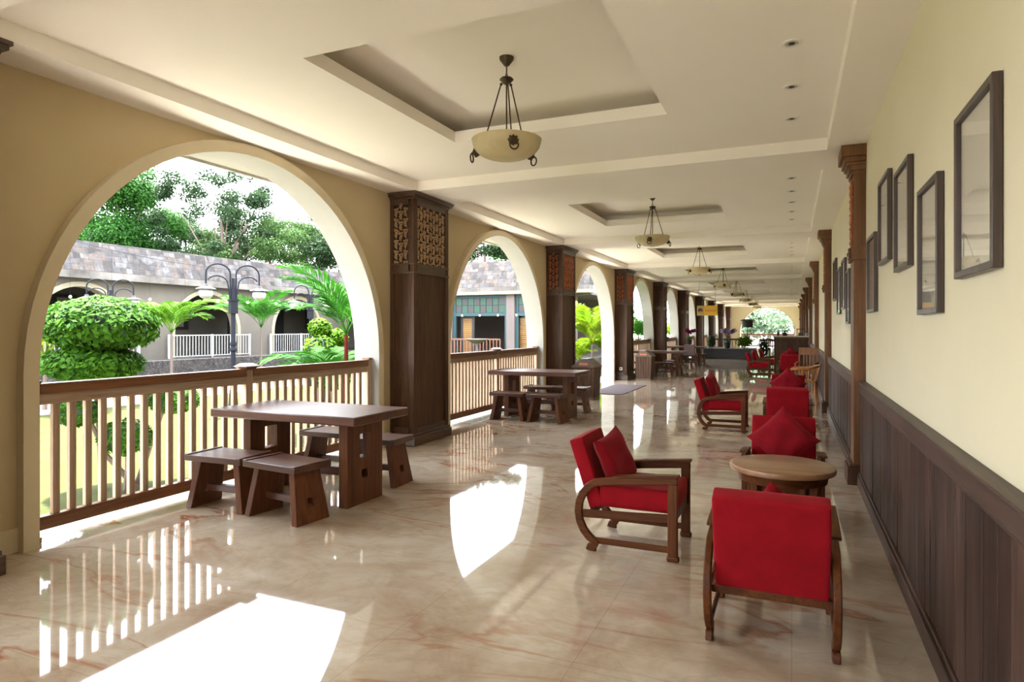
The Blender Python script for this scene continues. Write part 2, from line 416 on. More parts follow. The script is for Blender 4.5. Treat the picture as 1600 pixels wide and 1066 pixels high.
# right wall, ends
b = MB(); b.box(WR, WR + .25, Y_BACK, Y_END + .3, -.1, 3.7); struct('wall_right', b, M['wall_cream'])
b = MB(); b.box(-6.6, 1.2, Y_BACK - 9, Y_BACK, -.36, -.02); struct('trim_44', b, M['terrace'])  # unseen pale terrace, added past the near end to bounce light inside
b = MB(); b.prism(arch_poly(WO, WR, -1.78, 2.04, 1.15, 0, 3.7), XZ, Y_END, Y_END + .3); struct('wall_far', b, M['wall_cream'])
b = MB(); b.prism(arch_poly(WO, WR, -1.78, 1.0, 1.5, 0, 3.7), XZ, Y_BACK - .3, Y_BACK); struct('wall_near', b, M['wall_cream'])  # unseen end behind the camera; arch opening added and sized to admit light
b = MB(); b.prism(ring_poly(-1.78, 2.04, 2.14, 1.15, 0), XZ, Y_END - .06, Y_END); struct('trim_41', b, M['band'])
# ceiling
c = MB()
ZSF, ZM, ZL, ZU = 3.26, 3.38, 3.488, 3.63
c.box(WL, -4.38, Y_BACK, Y_END, ZSF, ZU)
c.box(.32, WR, Y_BACK, Y_END, ZSF, ZU)
c.box(-5.08, WR + .25, Y_BACK - .3, Y_END + .3, ZU, 3.75)
bays = []
for k in range(-3, 9):
    y0 = 7.0 + S*k; y1 = y0 + .85
    if y1 < Y_BACK: continue
    c.box(-4.38, .32, max(y0, Y_BACK), y1, ZSF, ZU)
    e = min(y0 + S, Y_END)
    if e > y1: bays.append((y1, e))
for (y0, y1) in bays:
    ca, cb_ = y0 + .4 + .98, y0 + .4 + .98 + 2.19
    cc = y0 - 7.85 + 9.24          # aligns with the first bay: 3.49..5.68
    ca, cb_ = cc, cc + 2.19
    if y1 - y0 < 4: c.box(-4.38, .32, y0, y1, ZM, ZU); continue
    c.plate([-4.38, -3.11, -1.0, .32], [y0, ca, cb_, y1], {(1, 1)}, XY, ZM, ZL)
    c.plate([-4.38, -3.50, -.61, .32], [y0, ca - .40, cb_ + .40, y1], {(1, 1)}, XY, ZL, ZU)
struct('ceiling', c, M['ceil'])
# eave outside
e = MB(); e.box(-5.75, WO, Y_BACK - .3, Y_END + .3, 3.30, 3.5); e.box(-5.78, -5.75, Y_BACK - .3, Y_END + .3, 3.27, 3.75)
struct('trim_42', e, M['reveal'])

# wainscot on the right wall, between pilasters
PY = [6.95 + S*k for k in range(-3, 9)]
for i in range(len(PY) - 1):
    y0, y1 = PY[i] + .34, PY[i + 1] - .01
    if i >= 9: continue
    rnd = random.Random(i)
    base = thing('wainscot', 'x', 'panelling', (0, 0, 0))
    base.name = 'trim_%d' % (50 + i)
    for key in ('label', 'category'):
        del base[key]
    base['kind'] = 'structure'
    b = MB(); y = y0
    while y < y1 - .03:
        wd = rnd.choice([.09, .12, .15, .17]); ye = min(y + wd, y1)
        d = rnd.uniform(0, .007)
        b.box(.605 - d, WR, y + .0045, ye - .0045, .02, .93); y = ye
    o = link('panel_boards', b, M['wains'], base, .002); o['kind'] = 'structure'
    b = MB(); b.box(.588, WR, y0, y1, .905, .985); b.box(.592, .605, y0, y1, .885, .905); b.box(.576, WR, y0, y1, .985, 1.0)
    o = link('cap_rail', b, M['wains_y'], base, .004); o['kind'] = 'structure'
    b = MB(); b.box(.572, WR, y0, y1, 0, .10); b.box(.585, WR, y0, y1, .10, .125)
    o = link('skirting', b, M['wains_y'], base, .004); o['kind'] = 'structure'

# ------------------------------------------------------------------ carved scroll panels
def scrolls(nu, nv, wu, hv, mp, seed=1, rad=.0095):
    b = MB(); rnd = random.Random(seed)
    du, dv = wu/nu, hv/nv; R0 = min(du, dv)*.46
    for i in range(nu):
        for j in range(nv):
            cu = -wu/2 + (i + .5)*du; cv = (j + .5 + (.22 if i % 2 else -.22))*dv
            a0 = (PI*.35 if (i + j) % 2 else PI*.85) + rnd.uniform(-.35, .35)
            pts = []; rr = []
            for t in range(6):
                a = a0 + t/5*PI*1.35; r = R0*(1 - .35*t/5)
                pts.append(mp(cu + r*cos(a), cv + r*sin(a)*1.15, .012)); rr.append(rad*(1.25 - .75*t/5))
            b.tube(pts, rr, 5)
            c0 = mp(cu, cv, .006); c1 = mp(cu + R0*.55*cos(a0), cv + R0*.55*sin(a0), .02)
            b.tube([c0, mp(cu + R0*.3*cos(a0), cv + R0*.3*sin(a0), .018), c1], [rad*1.1, rad*1.6, rad*.4], 5)
            a = a0 + PI*1.1
            pts = [mp(cu, cv, .01), mp(cu + R0*.7*cos(a), cv + R0*.7*sin(a), .016), mp(cu + R0*1.5*cos(a + .3), cv + R0*1.5*sin(a + .3), .008)]
            b.tube(pts, [rad*.9, rad*1.1, rad*.25], 5)
    return b
# column, local origin: wall face line centre at floor. local x out of the wall
CW, CD = .97, .40
def make_column():
    t = thing('carved_column', 'dark wooden column with tan carved scroll panels between the first and second arches', 'column', (WL, 7.445, 0))
    h = CW/2 - .035; d = CD - .035      # body half width, depth
    b = MB(); b.box(0, d - .025, -h + .025, h - .025, 0, 3.2)
    link('column_core', b, M['col_wood'], t)
    b = MB()
    for s in (-1, 1):
        y = s*(h - .045); b.box(d - .06, d, y - .045, y + .045, .13, 3.2)      # front corner stiles
        b.box(.0, .06, s*h - (.03 if s > 0 else 0), s*h + (0 if s > 0 else .03), .13, 3.2)
        ya, yb = sorted((s*(h - .06), s*(h - .002))); b.box(d - .09, d - .055, ya, yb, .13, 3.2)
    link('stile', b, M['col_wood'], t, .004)
    b = MB()
    for (z0, z1) in ((.13, .22), (2.22, 2.345), (3.10, 3.2)):
        b.box(d - .05, d - .002, -h + .08, h - .08, z0, z1)
        for s in (-1, 1):
            ya, yb = sorted((s*(h - .03), s*(h - .002))); b.box(.04, d - .05, ya, yb, z0, z1)
    b.box(0, d + .008, -h - .008, h + .008, 2.215, 2.235); b.box(0, d + .006, -h - .006, h + .006, 2.33, 2.345)
    link('rail', b, M['col_wood_y'], t, .003)
    b = MB()
    b.box(0, CD, -CW/2, CW/2, 0, .12); b.box(0, CD - .015, -CW/2 + .015, CW/2 - .015, .12, .15)
    link('plinth', b, M['col_wood_y'], t, .008)
    b = MB()
    b.box(0, CD - .02, -CW/2 + .02, CW/2 - .02, 3.17, 3.2); b.box(0, CD + .01, -CW/2 - .01, CW/2 + .01, 3.2, 3.23); b.box(0, CD + .025, -CW/2 - .025, CW/2 + .025, 3.23, 3.259)
    link('capital', b, M['col_wood_y'], t, .004)
    x0 = d - .027
    wf = 2*(h - .09)
    bk = MB(); bk.box(x0 - .01, x0 + .003, -wf/2, wf/2, 2.345, 3.10)
    for s in (-1, 1):
        ya, yb = sorted((s*(h - .03), s*(h - .022))); bk.box(.06, d - .09, ya, yb, 2.345, 3.10)
    link('panel_backing', bk, M['dark'], t)
    ws = d - .15
    p = scrolls(9, 11, wf, .755, lambda u, v, w_: (x0 + w_, u, 2.345 + v), 2)
    fr = link('carved_panel', p, M['gold'], t, fix=False)
    ps = scrolls(3, 11, ws, .755, lambda u, v, w_: (.06 + ws/2 + u, -(h - .022) - w_, 2.345 + v), 3)
    sd = link('carved_panel', ps, M['gold'], t, fix=False)
    ps = scrolls(3, 11, ws, .755, lambda u, v, w_: (.06 + ws/2 + u, (h - .022) + w_, 2.345 + v), 4)
    sd2 = link('carved_panel', ps, M['gold'], t, fix=False)
    return t
col0 = make_column()
def recolor(root, mat):
    for ch in root.children:
        if ch.name.startswith('carved_panel'):
            ch.material_slots[0].link = 'OBJECT'; ch.material_slots[0].material = mat
CG = 'carved wooden columns along the arcade'
col0['group'] = CG
c = dup(col0, (WL, 1.86, 0), 0, 'dark wooden column at the near end of the arcade, before the first arch')
cl = ['dark wooden column with copper red carved panels standing behind the second wooden table', 'dark wooden column with copper red panels and a small white power outlet',
      'dark wooden column with dark red carved panels beyond the third arch opening, behind a plank bin',
      'fifth dark wooden column along the arcade, behind the far wooden table', 'sixth wooden column along the arcade, just left of the yellow sign top',
      'seventh wooden column along the arcade, behind the yellow hanging sign', 'eighth narrow looking column near the far end of the arcade',
      'last wooden column with carved panel against the far cream wall']
cl[2] = 'fourth wooden column along the arcade with dark red carved panels, behind the third table'
for n in range(1, 9):
    y = 7.445 + S*n + (.03 if n < 3 else 0)
    c = dup(col0, (WL, y, 0), 0, cl[n - 1])
    recolor(c, M['copper'] if n < 3 else M['carve_dark'])

# pilasters on the right wall
def make_pilaster():
    t = thing('wall_pilaster', '', 'pilaster', (WR, 7.115, 0), 0, 'slim wooden pilasters on the cream wall')
    b = MB(); b.box(-.105, 0, -.165, .165, .15, 3.05); link('shaft', b, M['pil_wood'], t, .004)
    b = MB(); b.box(-.16, 0, -.19, .19, 0, .17); b.box(-.14, 0, -.18, .18, .17, .2); link('plinth', b, M['col_wood'], t, .006)
    b = MB()
    for i, (d, z0, z1) in enumerate([(.125, 2.98, 3.02), (.145, 3.02, 3.07), (.165, 3.07, 3.10), (.185, 3.10, 3.15), (.215, 3.15, 3.258)]):
        b.box(-d, 0, -.165 - (d - .105)*.6, .165 + (d - .105)*.6, z0, z1)
    link('capital', b, M['pil_wood'], t, .005)
    b = MB(); b.box(-.12, 0, -.178, .178, 2.16, 2.30); b.box(-.128, 0, -.185, .185, 2.16, 2.175); b.box(-.128, 0, -.185, .185, 2.285, 2.30)
    bb = link('carved_collar', b, M['pil_wood'], t, .003)
    b = MB()
    for k in range(5):
        a = k*2*PI/5
        b.ball((-.128, .055*cos(a), 2.23 + .045*sin(a)), (.014, .026, .026), 8, 6)
    b.ball((-.135, 0, 2.23), (.018, .025, .025), 8, 6)
    link('rosette', b, M['pil_wood'], bb)
    ps = scrolls(3, 9, .22, .62, lambda u, v, w_: (-.105 - w_*.6, u, 2.33 + v), 5, .009)
    link('carved_panel', ps, M['copper'], t, fix=False)
    return t
pil = make_pilaster()
pil['label'] = 'tall slim wooden pilaster with stepped capital, closest one to the picture frames'
for n in range(-3, 9):
    if n == 0: continue
    y = 7.115 + S*n
    if y < Y_BACK + .3: continue
    lab = ('slim wooden pilaster on the cream wall behind the camera viewpoint, %s one back' % ORD[-n - 1]) if n < 0 else 'slim wooden pilaster on the cream wall, %s along from the camera' % ORD[n]
    dup(pil, (WR, y, 0), 0, lab)

# ------------------------------------------------------------------ balustrades
def make_rail():
    t = thing('balustrade', 'weathered wooden balustrade across the first arch, behind the nearest table', 'railing', (-4.865, YC0, 0), 0, 'wooden balustrades across the arches')
    H = RA - .002
    for s in (-1, 0, 1):
        b = MB(); y = s*(H - .035)
        b.cbox(0, y, .565, .075, .07 if s else .085, 1.11)
        po = link('post', b, M['bal'], t, .004)
        b = MB()
        if s == 0:
            b.hexa([(-.09, y - .09, 1.135), (.09, y - .09, 1.135), (.09, y + .09, 1.135), (-.09, y + .09, 1.135)], [(-.045, y - .045, 1.165), (.045, y - .045, 1.165), (.045, y + .045, 1.165), (-.045, y + .045, 1.165)])
            b.hexa([(-.04, y - .045, 1.10), (.04, y - .045, 1.10), (.04, y + .045, 1.10), (-.04, y + .045, 1.10)], [(-.085, y - .085, 1.135), (.085, y - .085, 1.135), (.085, y + .085, 1.135), (-.085, y + .085, 1.135)])
        else: b.cbox(0, y, 1.127, .11, .07, .022)
        link('post_cap', b, M['hand'], po, .003)
        b = MB(); b.cbox(0, y, .02, .12, .07, .04); link('post_foot', b, M['bal_y'], po, .004)
    for s in (-1, 1):
        ya, yb = sorted((s*.0425, s*(H - .07)))
        b = MB(); b.box(-.04, .05, ya, yb, 1.04, 1.115); link('handrail', b, M['hand'], t, .006)
        b = MB(); b.box(-.03, .035, ya, yb, .965, 1.04); link('top_rail', b, M['bal_y'], t, .003)
        b = MB(); b.box(-.03, .035, ya, yb, .08, .175); link('bottom_rail', b, M['hand'], t, .004)
    b = MB(); b.cbox(0, 0, .57, .038, .048, .79)
    me = link('baluster', b, M['bal'], t, .003)
    first = True
    for s in (-1, 1):
        for k in range(15):
            y = s*(.155 + .1155*k)
            o = me if first else me.copy()
            if not first: COL.objects.link(o)
            o.parent = t; o.location = (0, y, 0); first = False
    return t
rail = make_rail()
rl = {1: 'weathered wooden balustrade across the second arch, behind the second table', 3: 'weathered balustrade across the fourth arch, beyond the doorway mat',
      4: 'weathered balustrade across the fifth arch, behind the fourth table', 5: 'balustrade across the sixth arch along the arcade', 6: 'balustrade across the seventh arch along the arcade',
      7: 'balustrade across the eighth arch along the arcade', 8: 'balustrade across the ninth and last arch of the arcade', -1: 'balustrade across the arch just behind the camera viewpoint'}
for k, lb in rl.items():
    dup(rail, (-4.865, YC0 + S*k, 0), 0, lb)
dup(rail, (-1.78, Y_END + .1, 0), PI/2, 'balustrade under the big end arch of the corridor')

# ------------------------------------------------------------------ chandeliers
def make_chandelier():
    t = thing('bowl_chandelier', '', 'chandelier', (-2.05, 4.585, 0), 0, 'alabaster bowl chandeliers under the ceiling coffers')
    b = MB(); b.lathe([(.0, 3.632), (.058, 3.63), (.055, 3.61), (.035, 3.585), (.02, 3.565), (.0, 3.562)], 24); link('canopy', b, M['bronze'], t)
    b = MB(); b.tube([(0, 0, 3.56), (0, 0, 3.50)], .006, 8); b.tube([(.0, .014*cos(a), 3.487 + .018*sin(a)) for a in [k*PI/5 for k in range(10)]], .004, 6, True)
    link('rod', b, M['bronze'], t)
    b = MB(); b.lathe([(0, 3.472), (.045, 3.468), (.056, 3.455), (.04, 3.44), (.03, 3.425), (.0, 3.42)], 20); link('hub', b, M['bronze'], t)
    cx, cy = 2.05/5.02, -4.585/5.02; rx, ry = .913, .408
    d = Vector((2.05, -4.585, 0)).normalized(); r = Vector((-d.y, d.x, 0))
    def dirv(a): return d*cos(a) + r*sin(a)
    rim, RB, DB = 2.975, .27, .15
    bw = MB(); prof = []
    n = 12
    for k in range(n + 1):
        a = PI/2*k/n; prof.append((RB*sin(a)**.9 if k else 0, rim - DB*cos(a)**.9 if k < n else rim))
    prof.append((RB + .006, rim + .006)); prof.append((RB - .010, rim + .006))
    for k in range(n, -1, -1):
        a = PI/2*k/n; prof.append(((RB - .012)*sin(a)**.9 if k else 0, rim - (DB - .012)*(cos(a)**.9 if k < n else 0)))
    bw.lathe(prof, 48); link('bowl', bw, M['bowl'], t, sharp=60)
    for i, a in enumerate((R(11), R(131), R(-109))):
        v = dirv(a)
        b = MB(); p0 = v*.045; p1 = v*.20
        b.tube([(p0.x, p0.y, 3.43), (p1.x, p1.y, rim - .03)], .0055, 6)
        b.ball((p0.x, p0.y, 3.425), .012, 8, 6)
        link('suspension_rod', b, M['bronze'], t)
        q = v*(RB*.93); z = rim - .065
        b = MB(); b.ball((q.x, q.y, z), (.035, .035, .036), 12, 8)
        for k in range(8):
            aa = k*PI/4; rr = Vector((-v.y, v.x, 0))
            p = q + v*.008 + rr*.033*cos(aa); b.ball((p.x, p.y, z + .033*sin(aa)), .011, 6, 5)
        p = q + v*.034; b.ball((p.x, p.y, z - .008), .014, 8, 6)
        mo = link('lion_mount', b, M['bronze'], t)
        b = MB(); rr = Vector((-v.y, v.x, 0)); p = q + v*.042
        b.tube([(p.x + rr.x*.032*cos(x), p.y + rr.y*.032*cos(x), z - .045 + .034*sin(x)) for x in [k*PI/9 for k in range(18)]], .006, 6, True)
        link('ring', b, M['bronze'], mo)
    b = MB(); b.tube([(0, 0, 3.43), (0, 0, rim - DB + .02)], .006, 6); link('suspension_rod', b, M['bronze'], t)
    return t
ch = make_chandelier()
ch['label'] = 'largest looking cream alabaster bowl chandelier, nearest the camera'
for k in range(-1, 8):
    if k == 0: continue
    lb = 'alabaster bowl chandelier behind the camera viewpoint, %s one back' % ORD[-k - 1] if k < 0 else 'alabaster bowl chandelier, %s along the ceiling from the camera' % ORD[k]
    dup(ch, (-2.05, 4.585 + S*k, 0), R(19 + 67*k), lb)

# recessed downlights
M['reflector'] = flat('lamp_reflector', (.45, .40, .30), .5)
dl = thing('recessed_downlight', 'small recessed downlight, first of the row in the ceiling near the cream wall', 'downlight', (0, 2.95, 0), 0, 'recessed downlights in the ceiling')
b = MB(); b.lathe([(.045, 3.381), (.045, 3.374), (.065, 3.374), (.068, 3.3795), (.068, 3.381)], 28); link('bezel', b, M['white_paint_in'], dl)
b = MB(); b.lathe([(0, 3.3788), (.042, 3.3788), (.044, 3.377), (0.03, 3.3765), (0, 3.3765)], 20); link('reflector', b, M['reflector'], dl)
b = MB(); b.lathe([(0, 3.371), (.017, 3.372), (.023, 3.3768), (0, 3.377)], 12); link('lamp_face', b, M['black'], dl)
q = 1
for k in range(0, 7):
    for j in range(5):
        if k == 0 and j == 0: continue
        y = 2.95 + S*k + .8225*j
        dup(dl, (0, y, 0), 0, 'small recessed downlight, %s of the row counted from the camera' % ORD[q] if q < 30 else 'small recessed downlight at the far end of the ceiling row'); q += 1

# ------------------------------------------------------------------ tables and stools
def make_table():
    t = thing('wooden_table', 'large dark wooden slab table nearest the camera, beside the first balustrade', 'table', (-3.99, 4.57, 0), 0, 'slab leg tables along the arcade')
    b = MB(); b.cbox(0, 0, .75, 1.58, .79, .075); link('tabletop', b, M['table_x'], t, .012)
    for x in (-.50, .565):
        b = MB()
        us = [-.25, -.075, -.05, .05, .075, .25]; vs = [0, .21, .29, .40, .60, .7125]
        holes = {(1, 3), (2, 3), (3, 3), (2, 1)}
        b.plate(us, vs, holes, YZ, x - .045, x + .045)
        link('slab_leg', b, M['table_z'], t, .006)
    b = MB(); b.cbox(.03, 0, .25, 1.02, .07, .075); link('stretcher', b, M['table_x'], t, .005)
    return t
tab = make_table()
tp = [(-3.99, 10.28, 'wooden slab table behind the second balustrade, beside the carved column'), (-3.92, 21.05, 'wooden slab table beyond the doorway, partly behind a plank bin'),
      (-4.0, 27.0, 'farthest wooden slab table, near the pink orchid')]
for x, y, l in tp: dup(tab, (x, y, 0), 0, l)
def make_stool():
    t = thing('wooden_stool', '', 'stool', (0, 0, 0), 0, 'splayed leg wooden stools around the tables')
    b = MB(); b.cbox(0, 0, .425, .60, .37, .05)
    b.M = None
    b.box(-.30, -.255, -.185, .185, .45, .458); b.box(.255, .30, -.185, .185, .45, .458)
    link('seat', b, M['table_x'], t, .01)
    for s in (-1, 1):
        b = MB()
        def mp(u, v, w_, s=s):
            k = v/.40; xx = s*(.275 - .075*k + w_); return (xx, u*(1.0 - .22*k), v)
        us = [-.165, -.032, .032, .165]; vs = [0, .12, .185, .40]
        b.plate(us, vs, {(1, 1)}, mp, -.03, .03)
        link('slab_leg', b, M['table_z'], t, .005)
    b = MB(); b.cbox(0, 0, .152, .46, .055, .055); link('stretcher', b, M['table_x'], t, .004)
    return t
st = make_stool()
stools = [(-4.36, 4.0, .04, 'wooden stool at the near side of the first table, closer to the balustrade'), (-3.70, 3.97, -.12, 'wooden stool at the near side of the first table, foremost of all stools'),
          (-4.36, 5.36, .03, 'wooden stool on the far side of the first table, seen under the tabletop'), (-3.72, 5.22, .05, 'wooden stool on the far side of the first table, peeking out by the column'),
          (-4.27, 9.70, .0, 'orange brown stool at the near side of the second table, closer to the balustrade'), (-3.60, 9.68, -.1, 'wooden stool in front of the second table, at its near corner'),
          (-4.2, 11.0, 0, 'wooden stool behind the second table, closer to the balustrade'), (-3.62, 11.02, .05, 'wooden stool behind the second table, beside the plank bin'),
          (-3.70, 20.45, 0, 'wooden stool before the third table, close to the plank bin'), (-4.3, 20.4, 0, 'wooden stool before the third table, hidden mostly behind the plank bin'),
          (-3.6, 21.75, 0, 'wooden stool behind the third table'), (-3.75, 26.35, 0, 'wooden stool before the farthest table, carrying the mauve crate'),
          (-3.6, 27.75, 0, 'wooden stool behind the farthest table')]
for i, (x, y, rz, l) in enumerate(stools):
    if i == 0:
        st.location = (x, y, 0); st.rotation_euler = (0, 0, rz); st['label'] = l
    else: dup(st, (x, y, 0), rz, l)

# ------------------------------------------------------------------ armchairs (local +x is the front)
def pillow(w=.42, th=.15, n=14):
    b = MB(); vs = []; fs = []
    for side in (1, -1):
        for i in range(n + 1):
            for j in range(n + 1):
                u = -1 + 2*i/n; v = -1 + 2*j/n
                pu = u*(1 - .10*(1 - v*v)*abs(u)); pv = v*(1 - .10*(1 - u*u)*abs(v))
                h = th/2*((1 - u**4)*(1 - v**4))**.45 * (.86 + .10*sin(3.1*u + 1.3*v) + .05*sin(7*v - 3*u))
                vs.append((side*h, pu*w/2, pv*w/2))
        off = 0 if side == 1 else (n + 1)**2
        for i in range(n):
            for j in range(n):
                a = off + i*(n + 1) + j; q_ = (a, a + n + 1, a + n + 2, a + 1)
                fs.append(q_ if side == 1 else q_[::-1])
    b.add(vs, fs); return b
def softbox(x0, x1, y0, y1, z0, z1, r=.03, puff=.012, n=8):
    """cushion block with softly domed faces, local axes"""
    b = MB(); vs = []; idx = {}; fs = []
    cx, cy, cz = (x0 + x1)/2, (y0 + y1)/2, (z0 + z1)/2; hx, hy, hz = (x1 - x0)/2, (y1 - y0)/2, (z1 - z0)/2
    def pt(a, b_, c_):
        p = Vector((a*hx, b_*hy, c_*hz)); q_ = Vector((max(-hx + r, min(hx - r, p.x)), max(-hy + r, min(hy - r, p.y)), max(-hz + r, min(hz - r, p.z))))
        d = p - q_
        if d.length > 1e-9: p = q_ + d.normalized()*r
        f_ = puff
        if abs(a) == 1: p.x += f_*a*(1 - b_*b_)*(1 - c_*c_)
        if abs(b_) == 1: p.y += f_*b_*(1 - a*a)*(1 - c_*c_)
        if abs(c_) == 1: p.z += f_*c_*(1 - a*a)*(1 - b_*b_)
        return (cx + p.x, cy + p.y, cz + p.z)
    g = [-1, -.93, -.84, -.5, 0, .5, .84, .93, 1]
    def vi(a, b_, c_):
        k = (round(a, 3), round(b_, 3), round(c_, 3))
        if k not in idx: idx[k] = len(vs); vs.append(pt(a, b_, c_))
        return idx[k]
    for ax in range(3):
        for s in (-1, 1):
            for i in range(len(g) - 1):
                for j in range(len(g) - 1):
                    q_ = []
                    for (a, c_) in ((g[i], g[j]), (g[i + 1], g[j]), (g[i + 1], g[j + 1]), (g[i], g[j + 1])):
                        v = [a, c_]; v.insert(ax, s); q_.append(vi(*v))
                    fs.append(tuple(q_))
    b.add(vs, fs); return b
def make_armchair():
    t = thing('armchair', '', 'armchair', (0, 0, 0), 0, 'red velvet armchairs with curved wooden frames')
    for s in (-1, 1):
        y0, y1 = (.257, .292) if s > 0 else (-.292, -.257)
        b = MB()
        path = [(.325, .525), (.15, .510), (-.02, .494), (-.12, .480)]
        for k in range(1, 10):
            a = R(98 + 150*k/9); path.append((-.135 + .195*cos(a)*1.05, .262 + .222*sin(a)))
        path += [(-.245, .03), (-.25, .0)]
        th = [.052, .055, .055, .055] + [.052]*9 + [.065, .075]
        b.ribbon(path, th, XZ, y0, y1)
        af = link('arm_frame', b, M['chair_wood'], t, .006)
        b = MB(); b.ribbon([(.335, .553), (.15, .538), (-.02, .522), (-.10, .510)], .016, XZ, y0 - .014, y1 + .014); link('armrest', b, M['chair_wood'], t, .004)
        b = MB(); b.box(.262, .325, y0, y1, .0, .50); link('front_post', b, M['chair_wood_z'], t, .006)
        b = MB(); b.box(.255, .335, y0 - .004, y1 + .004, .0, .035); link('foot', b, M['chair_wood_z'], af, .01)
        b = MB(); b.ribbon([(-.31, .245), (.265, .272)], .055, XZ, y0 + .01, y1 - .01); link('seat_rail', b, M['chair_wood'], t, .004)
        b = MB(); b.ribbon([(-.24, .072), (.27, .072)], .042, XZ, y0 + .01, y1 - .01); link('stretcher', b, M['chair_wood'], t, .004)
    b = MB(); b.box(.275, .305, -.262, .262, .235, .30); link('front_rail', b, M['chair_wood'], t, .004)
    b = MB(); b.box(-.265, -.235, -.262, .262, .235, .275); link('back_rail', b, M['chair_wood'], t, .004)
    b = softbox(-.20, .31, -.252, .252, .295, .44, .022, .010)
    link('seat_cushion', b, M['red'], t)
    b = softbox(-.05, .05, -.247, .247, 0, .482, .011, .004)
    o = link('backrest', b, M['red'], t); o.location = (-.222, 0, .285); o.rotation_euler = (0, R(-18), 0)
    return t
arm = make_armchair()
chairs = [  # x, y, rot, label
    (-.995, 4.465, 0, 'red armchair turned sideways, nearest of those seen in profile, with a square cushion'),
    (-.09, 3.47, PI/2, 'red armchair closest to the camera, seen from behind'),
    (-.065, 5.58, -PI/2, 'red armchair facing the camera beyond the round table'),
    (-.05, 9.20, PI/2, 'red armchair seen from behind, directly behind the one with the diamond cushion'),
    (-.055, 10.95, -PI/2, 'red armchair facing the camera with a pointed cushion, beside the amber barrel chair'),
    (-.935, 10.14, 0, 'red armchair in profile with tall cushion, second one along the corridor'),
    (-.93, 21.5, 0, 'far red armchair in profile, front one of the pair by the reception bar'),
    (-.82, 24.0, 0, 'farthest red armchair in profile, directly before the reception bar'),
    (-.05, 20.35, PI/2, 'far red armchair seen from behind, in front of the reception bar'),
    (-.03, 22.45, -PI/2, 'farthest red armchair facing the camera, heaped with cushions before the bar')]
for i, (x, y, rz, l) in enumerate(chairs):
    if i == 0: arm.location = (x, y, 0); arm.rotation_euler = (0, 0, rz); arm['label'] = l
    else: dup(arm, (x, y, 0), rz, l)
# cushions
pw = pillow()
def cushion(ci, dx, dy, z, lean, spin, label, w=1., twist=0):
    x, y, rz, _ = chairs[ci]
    global cu0
    if cu0 is None: o = link('throw_cushion', pw, M['cush'], None, 0, 80); cu0 = o
    else: o = cu0.copy(); COL.objects.link(o)
    mat = Matrix.Translation((x, y, 0)) @ Matrix.Rotation(rz, 4, 'Z') @ Matrix.Translation((dx, dy, z)) @ Matrix.Rotation(lean, 4, 'Y') @ Matrix.Rotation(twist, 4, 'Z') @ Matrix.Rotation(spin, 4, 'X') @ Matrix.Diagonal((w, w, w, 1))
    o.matrix_world = mat
    tag(o, label, 'cushion', 'crimson throw cushions on the armchairs'); return o
cu0 = None
cushion(0, -.145, -.03, .585, R(-21), R(6), 'dark crimson cushion standing in the nearest armchair seen in profile', .92, R(-12))
cushion(1, -.09, -.03, .575, R(-22), R(36), 'crimson cushion just showing above the closest armchair back', .72)
cushion(2, -.11, .0, .60, R(-18), R(45), 'crimson diamond cushion propped in the armchair beyond the round table', .95)
cushion(4, -.11, .0, .63, R(-18), R(45), 'pointed crimson cushion in the armchair beside the amber barrel chair', .95)
cushion(5, -.165, -.02, .63, R(-17), R(12), 'crimson cushion in the second armchair seen in profile', .95, R(-8))
cushion(6, -.15, .0, .62, R(-17), R(10), 'crimson cushion in the far profile armchair', .95)
cushion(7, -.15, .0, .62, R(-17), R(10), 'crimson cushion in the farthest profile armchair', .95)
cushion(9, -.13, .0, .66, R(-18), R(45), 'crimson cushion with raised tip in the farthest armchair facing the camera', .95)
cushion(8, -.13, .0, .60, R(-18), R(30), 'crimson cushion hidden mostly behind the far armchair back', .95)

# round table
t = thing('round_side_table', 'round brown wooden table between the two nearest facing armchairs', 'table', (-.06, 4.53, 0))
b = MB(); b.lathe([(0, .575), (.29, .575), (.318, .582), (.322, .60), (.318, .615), (.30, .622), (0, .622)], 56)
M['rt_top'] = wood('round_top_wood', (.20, .095, .045), (.34, .19, .10), 'x', .35, .5, .1, .3, .2)
link('tabletop', b, [M['rt_top']], t, .002)
b = MB(); b.lathe([(.20, .52), (.27, .52), (.28, .575), (.20, .575)], 40); link('apron', b, M['chair_wood'], t)
for k in range(4):
    a = PI/4 + k*PI/2 + .15
    b = MB(); b.M = Matrix.Rotation(a, 4, 'Z'); b.ribbon([(.245, .575), (.235, .35), (.25, .15), (.285, 0)], [.06, .045, .04, .045], XZ, -.022, .022)
    link('leg', b, M['chair_wood_z'], t, .005)
b = MB(); b.lathe([(0, .20), (.22, .20), (.225, .21), (.22, .22), (0, .22)], 40); link('lower_shelf', b, M['chair_wood'], t)

